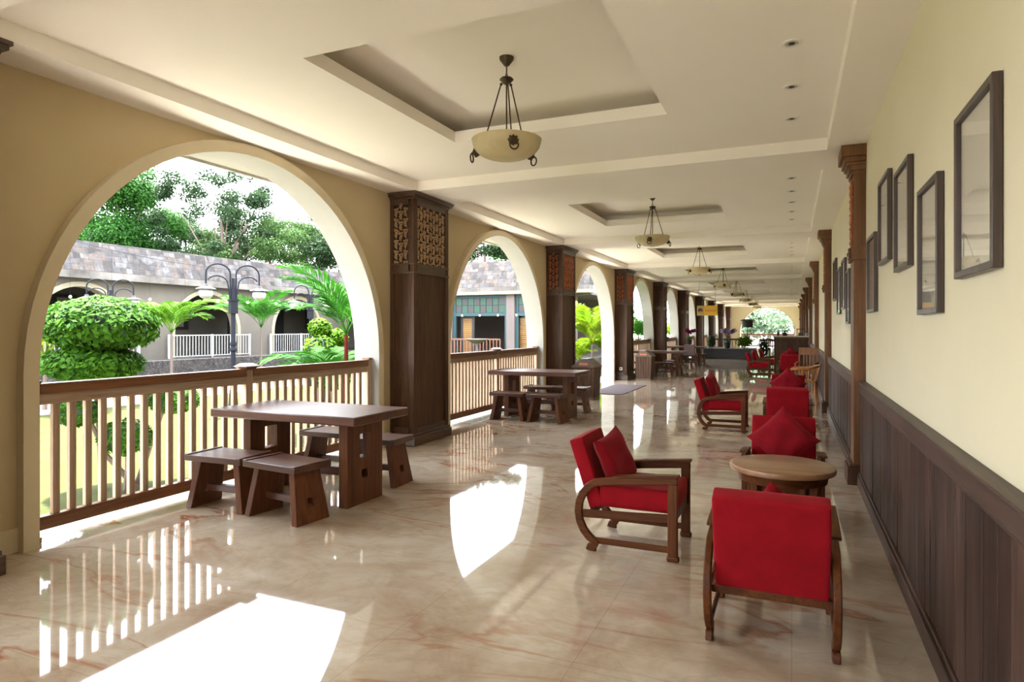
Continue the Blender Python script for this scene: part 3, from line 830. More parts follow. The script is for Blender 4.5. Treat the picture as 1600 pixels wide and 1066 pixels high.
# barrel chair and crest chair in amber wood
def barrel(loc, rz, label):
    t = thing('barrel_chair', label, 'chair', loc, rz)
    b = softbox(-.24, .26, -.25, .25, .42, .46, .02, .004); link('seat', b, M['oak'], t)
    for x, y in ((-.21, -.2), (-.21, .2), (.22, -.22), (.22, .22)):
        b = MB(); b.tube([(x*1.1, y*1.1, 0), (x, y, .22), (x*.98, y*.98, .43)], [.017, .022, .02], 10); link('leg', b, M['oak'], t)
    b = MB(); b.tube([(-.22, -.2, .2), (.23, -.22, .2)], .011, 6); b.tube([(-.22, .2, .2), (.23, .22, .2)], .011, 6); b.tube([(0, -.21, .2), (0, .21, .2)], .011, 6)
    link('stretcher', b, M['oak'], t)
    pts = []; n = 18
    for k in range(n + 1):
        a = R(55) + R(250)*k/n
        pts.append((.31*cos(a)*1.02 + .02, .31*sin(a), .69 + .07*max(0, -cos(a))**1.5))
    b = MB(); vs = []
    b.tube([(.27, .26, .665)] + pts + [(.27, -.26, .665)], [.02] + [.026]*(n + 1) + [.02], 8); link('arm_rail', b, M['oak'], t)
    for k in range(9):
        a = R(80) + R(200)*k/8
        b = MB(); b.tube([(.22*cos(a), .23*sin(a), .45), (.30*cos(a) + .02, .30*sin(a), .685 + .05*max(0, -cos(a)))], .012 if k % 2 else .016, 8); link('spindle', b, M['oak'], t)
    b = MB(); b.box(-.31, -.285, -.16, .16, .74, .80); link('crest', b, M['oak'], t, .008)
    return t
barrel((.24, 14.35, 0), PI*.97, 'amber wooden barrel chair with curved arm rail, near the second pilaster')
def crest_chair(loc, rz, label):
    t = thing('high_back_chair', label, 'chair', loc, rz)
    W = M['oak_dark']
    b = softbox(-.22, .23, -.23, .23, .42, .46, .02, .004); link('seat', b, W, t)
    for x, y in ((.2, -.2), (.2, .2)):
        b = MB(); b.cbox(x, y, .21, .04, .04, .42); link('leg', b, W, t, .004)
    for y in (-.2, .2):
        b = MB(); b.ribbon([(-.22, 0), (-.21, .42), (-.27, 1.0)], .036, XZ, y - .018, y + .018); link('back_post', b, W, t, .004)
        b = MB(); b.ribbon([(-.24, .68), (.0, .68), (.22, .66)], .03, XZ, y*1.1 - .022, y*1.1 + .022); link('armrest', b, W, t, .006)
        b = MB(); b.cbox(.2, y*1.1, .54, .03, .03, .25); link('arm_post', b, W, t, .003)
    b = MB(); b.ribbon([(-.255, .86), (-.275, 1.04)], .024, XZ, -.22, .22); link('crest', b, W, t, .008)
    for y in (-.1, -.035, .035, .1):
        b = MB(); b.ribbon([(-.215, .45), (-.256, .88)], .014, XZ, y - .016, y + .016); link('back_slat', b, W, t, .003)
    return t
crest_chair((.33, 16.9, 0), R(-100), 'brown wooden chair with broad top rail, behind the amber barrel chair')

# ------------------------------------------------------------------ plank bins, mat, outlet
def make_bin():
    t = thing('plank_bin', 'peaked wooden plank bin at the near side of the doorway mat, behind the second table', 'bin', (-4.03, 13.0, 0), 0, 'peaked plank bins flanking the doorway')
    W = M['col_wood']
    def face(y0, y1):
        b = MB(); n = 6
        for k in range(n):
            xa, xb = -.24 + .48*k/n, -.24 + .48*(k + 1)/n; kk = .86
            b.hexa([(xa*kk + .002, y0 + .02*(1 if y0 < .3 else -1), 0), (xb*kk - .002, y0 + .02*(1 if y0 < .3 else -1), 0), (xb*kk - .002, y1, 0), (xa*kk + .002, y1, 0)], [(xa + .002, y0, .68), (xb - .002, y0, .68), (xb - .002, y1, .68), (xa + .002, y1, .68)])
        return b
    for y0, y1 in ((0, .025), (.475, .5)):
        link('end_boards', face(y0, y1), W, t, .002)
    for s in (-1, 1):
        b = MB(); n = 6
        for k in range(n):
            ya, yb = .0 + .5*k/n + .002, .5*(k + 1)/n - .002
            b.hexa([(s*.206, ya, 0), (s*.184, ya, 0), (s*.184, yb, 0), (s*.206, yb, 0)], [(s*.24, ya, .68), (s*.216, ya, .68), (s*.216, yb, .68), (s*.24, yb, .68)])
        link('side_boards', b, W, t, .002)
    b = MB(); b.prism([(-.262, .68), (.262, .68), (.262, .70), (.06, .865), (-.06, .865), (-.262, .70)], XZ, -.02, .52)
    link('peaked_lid', b, M['col_wood_y'], t, .006)
    b = MB(); b.prism([(-.10, .725), (.10, .725), (.10, .78), (-.10, .78)], XZ, -.024, -.015)
    link('swing_flap', b, M['copper'], t, .004)
    b = MB(); b.box(-.215, .215, -.006, .506, .0, .05); link('base_band', b, M['col_wood_y'], t, .004)
    return t
bn = make_bin()
dup(bn, (-3.97, 18.66, 0), 0, 'peaked wooden plank bin at the far side of the doorway mat, before the third table')
b = MB(); b.box(-4.34, -3.52, 14.3, 16.95, .0, .012); tag(link('door_mat', b, M['mat'], None, .004), 'flat dark mauve brown door mat in the open archway', 'mat')
t = thing('power_outlet', 'small white power outlet low on the third carved column', 'outlet', (-4.60, 18.437, .33)); t.location.y = 7.445 + 2*S + .03 - .45 + 0.0
b = MB(); b.box(-.045, .045, -.012, .0, -.045, .045); link('cover_plate', b, M['white_paint_in'], t, .003)
b = MB(); b.M = Matrix.Translation((0, -.012, 0)) @ Matrix.Rotation(PI/2, 4, 'X'); b.lathe([(0, 0), (.02, 0), (.022, .003), (0.018, .001), (0, .001)], 16); link('socket', b, M['grey_glass'], t)

# ------------------------------------------------------------------ pictures on the right wall
pics = [(2.616, 3.17, 1.705, 2.366, 'dark framed picture nearest the camera, largest looking on the cream wall'),
        (3.52, 4.03, 1.575, 2.235, 'dark framed picture, second from the camera, hung low'),
        (4.33, 4.895, 1.87, 2.517, 'dark framed picture, third from the camera, hung high'),
        (5.18, 5.745, 1.99, 2.631, 'dark framed picture, fourth from the camera, highest of the near five'),
        (6.0, 6.565, 1.642, 2.30, 'dark framed picture hung low right beside the nearest pilaster'),
        (8.54, 9.02, 1.56, 2.22, 'dark framed picture just past the nearest pilaster, lowest of the far four'),
        (9.23, 9.8, 1.76, 2.42, 'dark framed picture past the pilaster, second of the far four'),
        (10.13, 10.75, 1.71, 2.38, 'dark framed picture past the pilaster, third of the far four'),
        (11.06, 11.75, 1.95, 2.60, 'dark framed picture past the pilaster, farthest of all')]
for i, (y0, y1, z0, z1, l) in enumerate(pics):
    cy, cz = (y0 + y1)/2, (z0 + z1)/2; hw, hh = (y1 - y0)/2, (z1 - z0)/2; e = .028
    t = thing('framed_picture', l, 'picture', (WR, cy, cz), 0, 'framed pictures on the cream wall')
    b = MB(); b.plate([-hw, -hw + e, hw - e, hw], [-hh, -hh + e, hh - e, hh], {(1, 1)}, YZ, -.034, -.002); link('frame', b, M['frame'], t, .003)
    b = MB(); b.box(-.012, -.004, -hw + e - .003, hw - e + .003, -hh + e - .003, hh - e + .003); link('print', b, M['print'], t)
    b = MB(); b.box(-.0225, -.0195, -hw + e, hw - e, -hh + e, hh - e); link('glass_pane', b, M['glass'], t)

# ------------------------------------------------------------------ far end: bar, stage, sign, lantern, small seats
t = thing('reception_bar', 'dark wooden reception bar counter at the end of the corridor', 'counter', (-.03, 27.4, 0))
b = MB(); b.box(-.62, .67, 0, .9, .08, 1.16); link('body', b, M['col_wood'], t)
b = MB(); b.box(-.66, .675, -.06, .96, 1.18, 1.225); M['bar_top'] = plaster('pale_stone_top', (.5, .42, .3), (.6, .5, .38), .25, 0); link('countertop', b, M['bar_top'], t, .005)
b = MB(); b.box(-.64, .67, -.03, .93, 1.12, 1.18); link('cornice', b, M['col_wood_y'], t, .005)
for x0, x1 in ((-.6, -.02), (.04, .62)):
    b = MB(); b.plate([x0, x0 + .07, x1 - .07, x1], [.12, .22, 1.02, 1.1], {(1, 1)}, XZ, -.02, 0); link('front_panel', b, M['col_wood'], t, .004)
b = MB(); b.box(-.63, .67, -.025, .92, 0, .10); link('plinth', b, M['col_wood_y'], t, .005)
t = thing('potted_plant', 'small leafy green plant in a bowl on the reception bar', 'plant', (-.25, 27.75, 1.225))
b = MB(); b.lathe([(0, 0), (.08, 0), (.11, .09), (.10, .095), (.075, .012), (0, .012)], 20); link('bowl', b, M['bronze'], t)
def leaves(b, c, r, n, s, rnd, shell=.75, up=.3):
    for _ in range(n):
        while True:
            d = Vector((rnd.gauss(0, 1), rnd.gauss(0, 1), rnd.gauss(0, 1)))
            if d.length > .01: break
        d.normalize(); k = shell + (1 - shell)*rnd.random()
        k *= 1 + .07*sin(5*d.x + 3*d.z) * sin(4*d.y)
        p = Vector((c[0] + d.x*r[0]*k, c[1] + d.y*r[1]*k, c[2] + d.z*r[2]*k))
        nrm = (d + Vector((rnd.uniform(-.8, .8), rnd.uniform(-.8, .8), rnd.uniform(-.4, .8) + up))).normalized()
        a = nrm.cross(Vector((rnd.uniform(-1, 1), rnd.uniform(-1, 1), rnd.uniform(-1, 1))))
        if a.length < .05: continue
        a.normalize(); q_ = nrm.cross(a); l = s*rnd.uniform(.7, 1.3)
        b.add([p - a*l*.5, p + q_*l*.27 + nrm*l*.07, p + a*l*.5, p - q_*l*.27 + nrm*l*.07], [(0, 1, 2, 3)])
    return b
rnd = random.Random(3)
link('foliage', leaves(MB(), (0, 0, .14), (.16, .13, .09), 180, .06, rnd, .3), M['leaf_light'], t, fix=False)
t = thing('bottle', 'small dark bottle standing near the corner of the reception bar', 'bottle', (-.50, 27.7, 1.225))
b = MB(); b.lathe([(0, 0), (.04, 0), (.042, .12), (.015, .17), (.014, .24), (0, .24)], 16); link('glass_body', b, M['green_glass'], t)
b = MB(); b.lathe([(0, .24), (.017, .24), (.017, .262), (0, .262)], 12); link('cap', b, M['gold'], t)
t = thing('display_stand', 'small dark open display stand on the right end of the reception bar', 'stand', (.32, 27.75, 1.225))
b = MB(); b.box(-.13, .13, -.09, .09, 0, .02); b.box(-.13, -.11, -.09, .09, .02, .25); b.box(.11, .13, -.09, .09, .02, .25); link('side_frame', b, M['black'], t)
b = MB(); b.box(-.15, .15, -.1, .1, .25, .28); link('lid', b, M['black'], t, .003)
b = MB(); b.box(-.08, .08, -.05, .05, .02, .12); link('drawer', b, M['grey_wall'], t, .003)
t = thing('glass_jar', 'small pale jar on the reception bar beside the pilaster', 'jar', (.52, 27.7, 1.225))
b = MB(); b.lathe([(0, 0), (.05, 0), (.055, .08), (.04, .12), (0, .12)], 16); link('body', b, M['white'], t)
b = MB(); b.lathe([(0, .12), (.042, .12), (.042, .14), (0, .145)], 16); link('lid', b, M['black'], t)

# black platform
t = thing('black_planter_stage', 'low black platform with plants before the far arch', 'platform', (-2.85, 34.3, 0))
b = MB(); b.box(-1.2, 1.15, -1.2, 1.4, .06, .48); link('body', b, M['black'], t, .01)
b = MB(); b.box(-1.24, 1.19, -1.24, 1.44, .48, .53); link('top_ledge', b, flat('dark_stone', (.03, .025, .022), .3), t, .01)
b = MB(); b.box(-1.15, 1.10, -1.15, 1.35, 0, .06); link('plinth', b, M['black'], t)
M['orchid_w'] = leafmat('pale_orchid', (.5, .36, .48), (.62, .52, .6), .3)
M['orchid_p'] = leafmat('pink_orchid', (.45, .04, .16), (.6, .12, .28), .3)
def orchid(loc, sc_, mat, label, pot):
    t = thing('potted_orchid', label, 'plant', loc)
    s = sc_
    b = MB(); b.lathe([(0, 0), (.075*s, 0), (.095*s, .2*s), (.085*s, .2*s), (.07*s, .18*s), (0, .18*s)], 20); link('pot', b, pot, t)
    b = MB()
    stems = []
    for a in (.3, 2.2, 4.1):
        p = [(0, 0, .18*s)] + [(s*.15*(k/6)**1.6*cos(a)*1.4, s*.22*(k/6)**1.6*sin(a), s*(.18 + .50*(k/6)**.7 - .25*max(0, k/6 - .6))) for k in range(1, 7)]
        b.tube(p, .006*s, 5); stems.append(p)
    link('stem', b, M['palm'], t)
    rnd = random.Random(5); b = MB()
    for p in stems:
        for q_ in p[3:]: leaves(b, q_, (.08*s, .08*s, .08*s), 30, .10*s, rnd, .1)
    link('blossom', b, mat, t, fix=False)
    b = MB()
    for k in range(6):
        a = k*PI/3; l = .24*s
        b.add([(0, 0, .19*s), (l*.5*cos(a - .25), l*.5*sin(a - .25), .28*s), (l*cos(a), l*sin(a), .2*s), (l*.5*cos(a + .25), l*.5*sin(a + .25), .28*s)], [(0, 1, 2, 3)])
    link('leaf', b, M['palm'], t, fix=False)
    return t
orchid((-2.95, 33.6, .53), 1.55, M['orchid_w'], 'tall pale mauve orchid on the black platform', M['black'])
# crate with pink orchid on the stool by the farthest table
t = thing('mauve_crate', 'mauve grey box standing on the stool before the farthest table', 'box', (-3.75, 26.35, .458))
b = MB(); b.plate([-.2, -.18, .18, .2], [-.15, -.13, .13, .15], {(1, 1)}, XY, .02, .40); M['mauve'] = flat('mauve_board', (.23, .17, .18), .7); link('sides', b, M['mauve'], t, .004)
b = MB(); b.box(-.2, .2, -.15, .15, 0, .02); link('bottom', b, M['mauve'], t)
b = MB(); b.box(-.2, .2, -.15, .15, .40, .415); link('lid', b, M['mauve'], t)
orchid((-3.75, 26.35, .873), 1.0, M['orchid_p'], 'pink orchid in a black pot on the mauve box', M['black'])
def bush(name, loc, r, n, s, mat, label, seed, cat='plant', core=True):
    t = thing(name, label, cat, loc); rnd = random.Random(seed)
    b = leaves(MB(), (0, 0, r[2]*1.05), r, n, s, rnd, .35)
    link('foliage', b, mat, t, fix=False)
    b = MB(); b.tube([(0, 0, 0), (0.01, 0, r[2]*.5), (0, 0, r[2]*1.1)], .03, 6); link('stem', b, M['bark'], t)
    return t
bush('leafy_shrub', (-2.15, 33.7, .53), (.42, .3, .32), 420, .14, M['palm_y'], 'yellow green leafy shrub on the right of the black platform', 8)
bush('leafy_shrub', (-3.75, 34.0, .53), (.2, .2, .35), 200, .12, M['leaf_mid'], 'small dark green shrub at the left end of the black platform', 9)
bush('leafy_shrub', (-1.35, 35.9, 0), (.3, .3, .55), 300, .14, M['leaf_mid'], 'dark green shrub on the floor behind the black platform', 10)
# lantern
t = thing('standing_lantern', 'tall standing lantern with wide dark shade in front of the end arch', 'lamp', (-2.35, 39.5, 0))
b = MB(); b.lathe([(0, 1.96), (.42, 1.96), (.40, 2.0), (.25, 2.06), (0, 2.07)], 24); link('cap', b, M['black'], t)
b = MB(); b.lathe([(.28, 1.58), (.30, 1.58), (.30, 1.96), (.28, 1.96)], 24); link('shade', b, flat('dark_shade', (.035, .04, .035), .7), t)
b = MB(); b.tube([(0, 0, 0), (0, 0, 1.97)], .025, 8)
for a in (0, PI/2, PI, 3*PI/2):
    b.tube([(.02*cos(a), .02*sin(a), .9), (.2*cos(a), .2*sin(a), 1.2), (.22*cos(a), .22*sin(a), 1.4), (.05*cos(a), .05*sin(a), 1.55)], .014, 6)
link('wrought_stem', b, M['iron'], t)
b = MB(); b.lathe([(0, 0), (.25, 0), (.22, .05), (.05, .1), (0, .1)], 20); link('base', b, M['iron'], t)
# yellow hanging sign
M['yellow'] = flat('yellow_sign', (.72, .40, .01), .4); M['orange'] = flat('orange_letter', (.62, .09, .005), .5); M['olive'] = flat('sign_picture', (.22, .14, .045), .5)
t = thing('hanging_sign', 'yellow hanging sign with orange line and dark emblem', 'sign', (-2.9, 24.9, 0))
b = MB(); b.box(-.37, .37, -.02, .02, 2.0, 2.37); link('board', b, M['yellow'], t, .004)
b = MB(); b.box(-.37, -.12, -.024, -.02, 2.0, 2.37); link('picture_field', b, flat('pale_olive', (.42, .30, .06), .5), t)
b = MB()
b.M = Matrix.Translation((-.245, -.024, 2.19)) @ Matrix.Rotation(PI/2, 4, 'X'); b.lathe([(0, 0), (.085, 0), (.085, .003), (0, .003)], 24); b.M = None
link('emblem', b, M['black'], t)
b = MB(); b.M = Matrix.Translation((-.24, -.027, 2.14)) @ Matrix.Rotation(PI/2, 4, 'X'); b.lathe([(0, 0), (.045, 0), (.045, .002), (0, .002)], 20); link('emblem_face', b, M['orange'], t)
# the lettering: one orange line of illegible characters, and faint smaller lines
b = MB(); rn = random.Random(12); x = -.07
while x < .33:
    wch = rn.uniform(.026, .038)
    b.box(x, x + .009, -.024, -.02, 2.155, 2.205)
    if rn.random() < .8: b.box(x, x + wch, -.024, -.02, 2.196, 2.205)
    if rn.random() < .6: b.box(x, x + wch, -.024, -.02, 2.155, 2.164)
    if rn.random() < .7: b.box(x + wch - .009, x + wch, -.024, -.02, 2.155, 2.205)
    if rn.random() < .5: b.box(x, x + wch, -.024, -.02, 2.176, 2.184)
    x += wch + .010
link('lettering', b, M['orange'], t)
for x in (-.3, .3):
    b = MB(); b.tube([(x, 0, 2.36), (x, 0, 3.38)], .004, 6); link('hanging_wire', b, M['iron'], t)

# dark metal bar stools and bench near the end
def metal_chair(loc, rz, label):
    t = thing('dark_chair', label, 'chair', loc, rz)
    b = MB(); b.box(-.2, .2, -.2, .2, .43, .46); link('seat', b, M['black'], t, .005)
    for x in (-.18, .18):
        for y in (-.18, .18):
            b = MB(); b.cbox(x, y, .215, .035, .035, .43); link('leg', b, M['black'], t)
    b = MB(); b.box(-.2, .2, .17, .2, .80, .92)
    for x in (-.185, .185): b.cbox(x, .185, .66, .03, .03, .42)
    for x in (-.06, .06): b.cbox(x, .185, .62, .03, .02, .36)
    link('backrest', b, M['black'], t); return t
metal_chair((-1.45, 38.6, 0), .1, 'dark wooden chair in front of the end arch, closer to the black platform')
metal_chair((-.95, 38.2, 0), -.1, 'dark wooden chair in front of the end arch, closer to the reception bar')
metal_chair((-1.2, 41.0, 0), PI, 'dark wooden chair in front of the end arch, the one farthest back')
t = thing('long_bench', 'dark long bench with slatted back behind the orchid on the platform', 'bench', (-3.3, 38.0, 0))
b = MB(); b.box(-.9, .9, -.22, .22, .42, .46); link('seat', b, M['black'], t)
b = MB(); b.box(-.9, .9, .2, .24, .86, .95)
for k in range(12): b.cbox(-.85 + k*1.7/11, .22, .66, .03, .02, .42)
link('backrest', b, M['black'], t)
for x in (-.85, .85):
    b = MB(); b.box(x - .03, x + .03, -.2, .22, 0, .42); link('leg', b, M['black'], t)

# ------------------------------------------------------------------ courtyard
GZ = -.35
b = MB(); b.box(-90, -5.35, -40, 120, GZ - .2, GZ); struct('ground', b, M['lawn'])
b = MB(); b.box(-60, 60, 55.3, 130, GZ - .2, GZ - .02); struct('trim_43', b, M['slab'])
b = MB(); b.box(-6.6, -5.35, Y_BACK - 9, Y_END, GZ - .01, GZ + .04); struct('trim_45', b, M['terrace'])
b = MB(); b.box(-20.0, -14.6, 5, 24, GZ - .01, GZ + .02); tag(link('paved_path', b, M['slab'], None), 'pale paved strip crossing the lawn before the far building', 'path', kind='structure')
# opposite building
XF = -21.5
ob = thing('courtyard_building', 'long stone topped building with arches across the lawn', 'building', (XF, 18, .37))
def loc_(x, y, z): return (x - XF, y - 18, z - .37)
YO = 37.0
oc = [3.45, 8.55, 13.65, 18.65, 23.75, 28.85, 33.95]
b = MB()
for i, y in enumerate(oc):
    ya = (oc[i - 1] + y)/2 if i else -6; yb = (y + oc[i + 1])/2 if i < len(oc) - 1 else YO
    b.prism([(p - 18, q_ - .37) for p, q_ in arch_poly(ya, yb, y, 1.62, 1.40, .37, 3.25, 24)], YZ, -.35, 0)
link('facade_wall', b, M['grey_wall'], ob)
for y in oc:
    b = MB(); b.prism([(p - 18, q_ - .37) for p, q_ in ring_poly(y, 1.50, 1.66, 1.40, .37, 24)], YZ, -.38, .05); link('arch_trim', b, M['pale_trim'], ob)
b = MB(); b.box(-.4, .45, -24, YO - 18, 2.78, 3.02); link('concrete_ledge', b, M['concrete'], ob)
b = MB(); b.prism([(.38, 3.02), (.05, 4.05), (-.3, 4.05), (-.3, 3.02)], lambda a, q_, w_: (a, w_, q_), -24, YO - 18); link('stone_fascia', b, M['stone'], ob)
b = MB(); b.box(-3.3, -3.0, -24, YO - 18, -.37, 3.1); b.box(-3.3, -.3, -24, -23.7, -.37, 3.1); link('back_wall', b, M['grey_wall'], ob)
b = MB(); b.box(-3.3, -.3, -24, YO - 18, 2.8, 3.0); link('veranda_ceiling', b, M['grey_wall'], ob)
b = MB(); b.box(-3.3, .1, -24, YO - 18, -.72, 0); link('veranda_floor', b, M['concrete'], ob)
for yc, wd in ((18.9, 2.6), (14.3, 2.2), (24.2, 3.6), (9.2, 2.2), (29, 2.6)):
    y = yc - 18; full = yc == 24.2
    z0, z1 = (0, 2.4) if full else (1.10, 2.4)
    b = MB(); b.plate([y - wd/2, y - wd/2 + .09, y - wd/6, y + wd/6, y + wd/2 - .09, y + wd/2], [z0, z0 + .09, z1 - .09, z1], {(1, 1), (3, 1), (2, 1)}, YZ, -3.0, -2.93)
    wf = link('window_frame', b, M['black'], ob)
    b = MB(); b.box(-2.985, -2.97, y - wd/2 + .09, y + wd/2 - .09, z0 + .09, z1 - .09); link('window_pane', b, M['black'], wf)
    if not full:
        for s in (-1, 1):
            b = MB(); b.box(-2.965, -2.94, y + s*wd*.30 - .28, y + s*wd*.30 + .28, z0 + .12, z1 - .12); link('curtain', b, flat('patterned_curtain', (.17, .13, .12), .9), wf)
# white railings in its arches
def white_rail(y, label, first=[None]):
    if first[0] is None:
        t = thing('white_railing', label, 'railing', (XF + .15, y, .37), 0, 'white railings in the arches of the far building')
        L = 1.95
        b = MB(); b.box(-.02, .02, -L, L, .86, .90); b.box(-.015, .015, -L, L, .06, .09); link('rail', b, M['white'], t)
        for yy in (-L, 0, L):
            b = MB(); b.cbox(0, yy, .46, .06, .06, .92); link('post', b, M['white'], t)
        bb = None; n = 28
        for k in range(n):
            yy = -L + (k + .5)*2*L/n
            if bb is None:
                b = MB(); b.cbox(0, 0, .475, .022, .022, .78); bb = link('picket', b, M['white'], t); bb.location = (0, yy, 0)
            else:
                o = bb.copy(); COL.objects.link(o); o.parent = t; o.location = (0, yy, 0)
        first[0] = t
    else: dup(first[0], (XF + .15, y, .37), 0, label)
white_rail(18.75, 'white picket railing in the far arch with the curtained window')
white_rail(23.85, 'white picket railing in the far arch behind the red stemmed palm')
white_rail(13.65, 'white picket railing in the far arch behind the clipped topiary')
white_rail(8.55, 'white picket railing of the far building, leftmost arch of the view')
# plinth stone planter
b = MB(); b.box(-20.9, -20.35, -4, 27, GZ, .38); tag(link('pebble_wall', b, M['pebble'], None, .01), 'low grey pebble faced wall in front of the far building', 'wall')
# wing across the courtyard
YW = 27.0
wg = thing('teal_wing', 'teal framed wing with stone roof edge closing the courtyard', 'building', (-13.5, YW, 0))
def W_(name, b, mat, p=None): return link(name, b, mat, p or wg)
X0, X1 = -7.4, 5.5
b = MB(); b.box(X0, X1, -.45, .3, 3.08, 3.22); W_('concrete_ledge', b, M['pale_trim'])
b = MB(); b.box(X0, X1, -.42, .3, 3.22, 3.42); W_('stained_course', b, M['concrete'])
b = MB(); b.prism([(-.38, 3.42), (.05, 4.65), (.35, 4.65), (.35, 3.42)], lambda a, q_, w_: (w_, a, q_), X0, X1); W_('stone_fascia', b, M['stone_x'])
b = MB(); b.box(X0, X1, .0, 6, 3.0, 3.1); W_('veranda_ceiling', b, M['grey_wall'])
b = MB(); b.box(X0, X1, .0, 6, -.35, .2); W_('veranda_floor', b, M['concrete'])
posts = [-7.0, -4.9, -1.75, 1.5, 4.4]
for x in posts:
    b = MB(); b.box(x, x + .4, -.2, .2, .2, 3.08); W_('pillar', b, M['pinkcol'])
for i, x in enumerate(posts[:-1]):
    xa, xb = x + .4, posts[i + 1]
    b = MB(); b.plate([xa, xa + .14, xb - .14, xb], [.2, 2.1, 2.25, 2.95, 3.08], {(1, 0), (1, 2)}, XZ, -.06, .06)
    fr = W_('teal_frame', b, M['teal'])
    n = 8; cw = (xb - xa - .28)/n
    b = MB(); b.box(xa + .14, xb - .14, .01, .05, 2.25, 2.95); link('transom_backing', b, M['teal'], fr)
    for k in range(n):
        for j in range(2):
            b = MB(); x_ = xa + .14 + k*cw; z_ = 2.25 + j*.35
            b.box(x_ + .012, x_ + cw - .012, -.03, .0, z_ + .012, z_ + .338); link('glass_square', b, M['green_glass'] if (k + j) % 2 else M['grey_glass'], fr)
b = MB(); b.box(X0, X1, 5.7, 6, .2, 1.2); b.box(X0, -.6, 5.7, 6, 1.2, 3.05); b.box(1.9, X1, 5.7, 6, 1.2, 3.05); W_('back_wall', b, M['pinkcol'])
M['slat'] = wood('amber_slat', (.16, .075, .015), (.27, .14, .035), 'x', .5)
for x0_, x1_ in ((-.98, -.50), (1.98, 2.55), (-2.9, -2.3)):
    b = MB(); b.plate([x0_ - .12, x0_, x1_, x1_ + .12], [.2, .3, 2.0, 2.1], {(1, 1)}, XZ, .25, .32); fr = W_('shutter', b, M['black'])
    b = MB(); k = .3
    while k < 1.98: b.box(x0_, x1_, .27, .30, k, k + .07); k += .09
    link('slats', b, M['slat'], fr)
b = MB(); b.box(-4.9, 1.25, -.35, -.28, .98, 1.05); b.box(-4.9, 1.25, -.34, -.3, .3, .35)
x = -4.9
while x < 1.25: b.box(x, x + .05, -.34, -.3, .2, 1.0); x += .17
W_('dark_railing', b, M['carve_dark'])
t = thing('garden_wall', 'grey garden wall seen far through the teal wing', 'wall', (-18, 44, GZ))
b = MB(); b.box(-6, 6, 0, .3, 0, 2.2); link('masonry', b, M['grey_wall'], t)
b = MB(); b.box(-6.1, 6.1, -.1, .4, 2.2, 4.0); link('coping', b, M['pale_trim'], t)
t = thing('bird_bath', 'pale round stone bowl beside the dark railing, seen over the second balustrade', 'bowl', (-12.9, 25.6, GZ))
b = MB(); b.lathe([(0, 0), (.2, 0), (.1, .1), (.07, 1.1), (.12, 1.2), (0, 1.2)], 16); link('pedestal', b, M['pinkcol'], t)
b = MB(); b.lathe([(0, 1.2), (.15, 1.2), (.5, 1.36), (.52, 1.4), (.46, 1.4), (.1, 1.26), (0, 1.26)], 24); link('basin', b, M['pinkcol'], t)

# lamp posts
def make_lamp():
    t = thing('lamp_post', 'dark double globe lamp post standing closest on the lawn', 'street lamp', (-11.1, 10.3, GZ), R(66), 'double globe lamp posts in the courtyard')
    H = 3.25
    b = MB(); b.lathe([(0, 0), (.14, 0), (.14, .12), (.10, .2), (.075, .5), (.058, .6), (.05, 1.35), (.075, 1.38), (.075, 1.42), (.05, 1.46), (.07, 1.52), (.05, 1.58), (.048, H - 1.0), (.0, H - 1.0)], 18); link('pole', b, M['iron'], t)
    b = MB(); b.cbox(0, 0, H - .93, .15, .15, .28); b.cbox(0, 0, H - .78, .19, .19, .03); b.lathe([(.05, H - .78), (.03, H - .3), (0, H - .28)], 10); link('capital', b, M['iron'], t)
    for s in (-1, 1):
        def pa(cx, r, z, a0, a1, n=12): return [(s*(cx - r*cos(a0 + (a1 - a0)*k/n)), 0, z + r*.85*sin(a0 + (a1 - a0)*k/n)) for k in range(n + 1)]
        b = MB(); b.tube([(s*.05, 0, H - .85)] + [(s*.06, 0, H - .5)] + pa(.31, .25, H - .22, 0, PI) + [(s*.56, 0, H - .46)], .019, 8)
        b.tube([(s*.06, 0, H - .8)] + pa(.33, .22, H - .45, R(10), R(150)), .015, 8)
        arm_ = link('curved_arm', b, M['iron'], t)
        b = MB(); b.lathe([(0, H - .44), (.05, H - .45), (.06, H - .50), (.19, H - .545), (.20, H - .56), (0, H - .56)], 24, (s*.56, 0, 0)); link('lamp_shade', b, flat('grey_shade', (.035, .035, .04), .5), arm_)
        b = MB(); b.ball((s*.56, 0, H - .65), (.145, .145, .12), 20, 12); link('globe', b, M['globe'], arm_)
    return t
lp = make_lamp()
dup(lp, (-17.6, 12.0, GZ), R(56), 'double globe lamp post rising behind the clipped topiary')
dup(lp, (-14.3, 16.4, GZ), R(70), 'double globe lamp post half hidden by the red stemmed palm')

# string lights
t = thing('string_lights', 'string of small hanging bulbs crossing before the far building', 'lights', (0, 0, 0))
pts = []
A, B_ = Vector((-19, 10.0, 4.3)), Vector((-15.5, 22.0, 4.3))
for k in range(25):
    f_ = k/24; p = A.lerp(B_, f_); p.z -= .8*sin(PI*f_); pts.append(p)
b = MB(); b.tube([tuple(p) for p in pts], .006, 4); link('cable', b, M['iron'], t)
for k in range(1, 24, 2):
    p = pts[k]
    b = MB(); b.tube([(p.x, p.y, p.z), (p.x, p.y, 2.45)], .0025, 4); dr = link('drop_cord', b, M['iron'], t)
    b = MB(); b.ball((p.x, p.y, 2.4), .04, 10, 8); link('bulb', b, M['bulb'], dr)
for k in range(0, 9):
    x = -15.61 + k*.85
    b = MB(); b.tube([(x, 24.5, 3.9), (x, 24.5, 2.1)], .003, 4); dr = link('drop_cord', b, M['iron'], t)
    b = MB(); b.ball((x, 24.5, 2.07), .04, 10, 8); link('bulb', b, M['bulb'], dr)
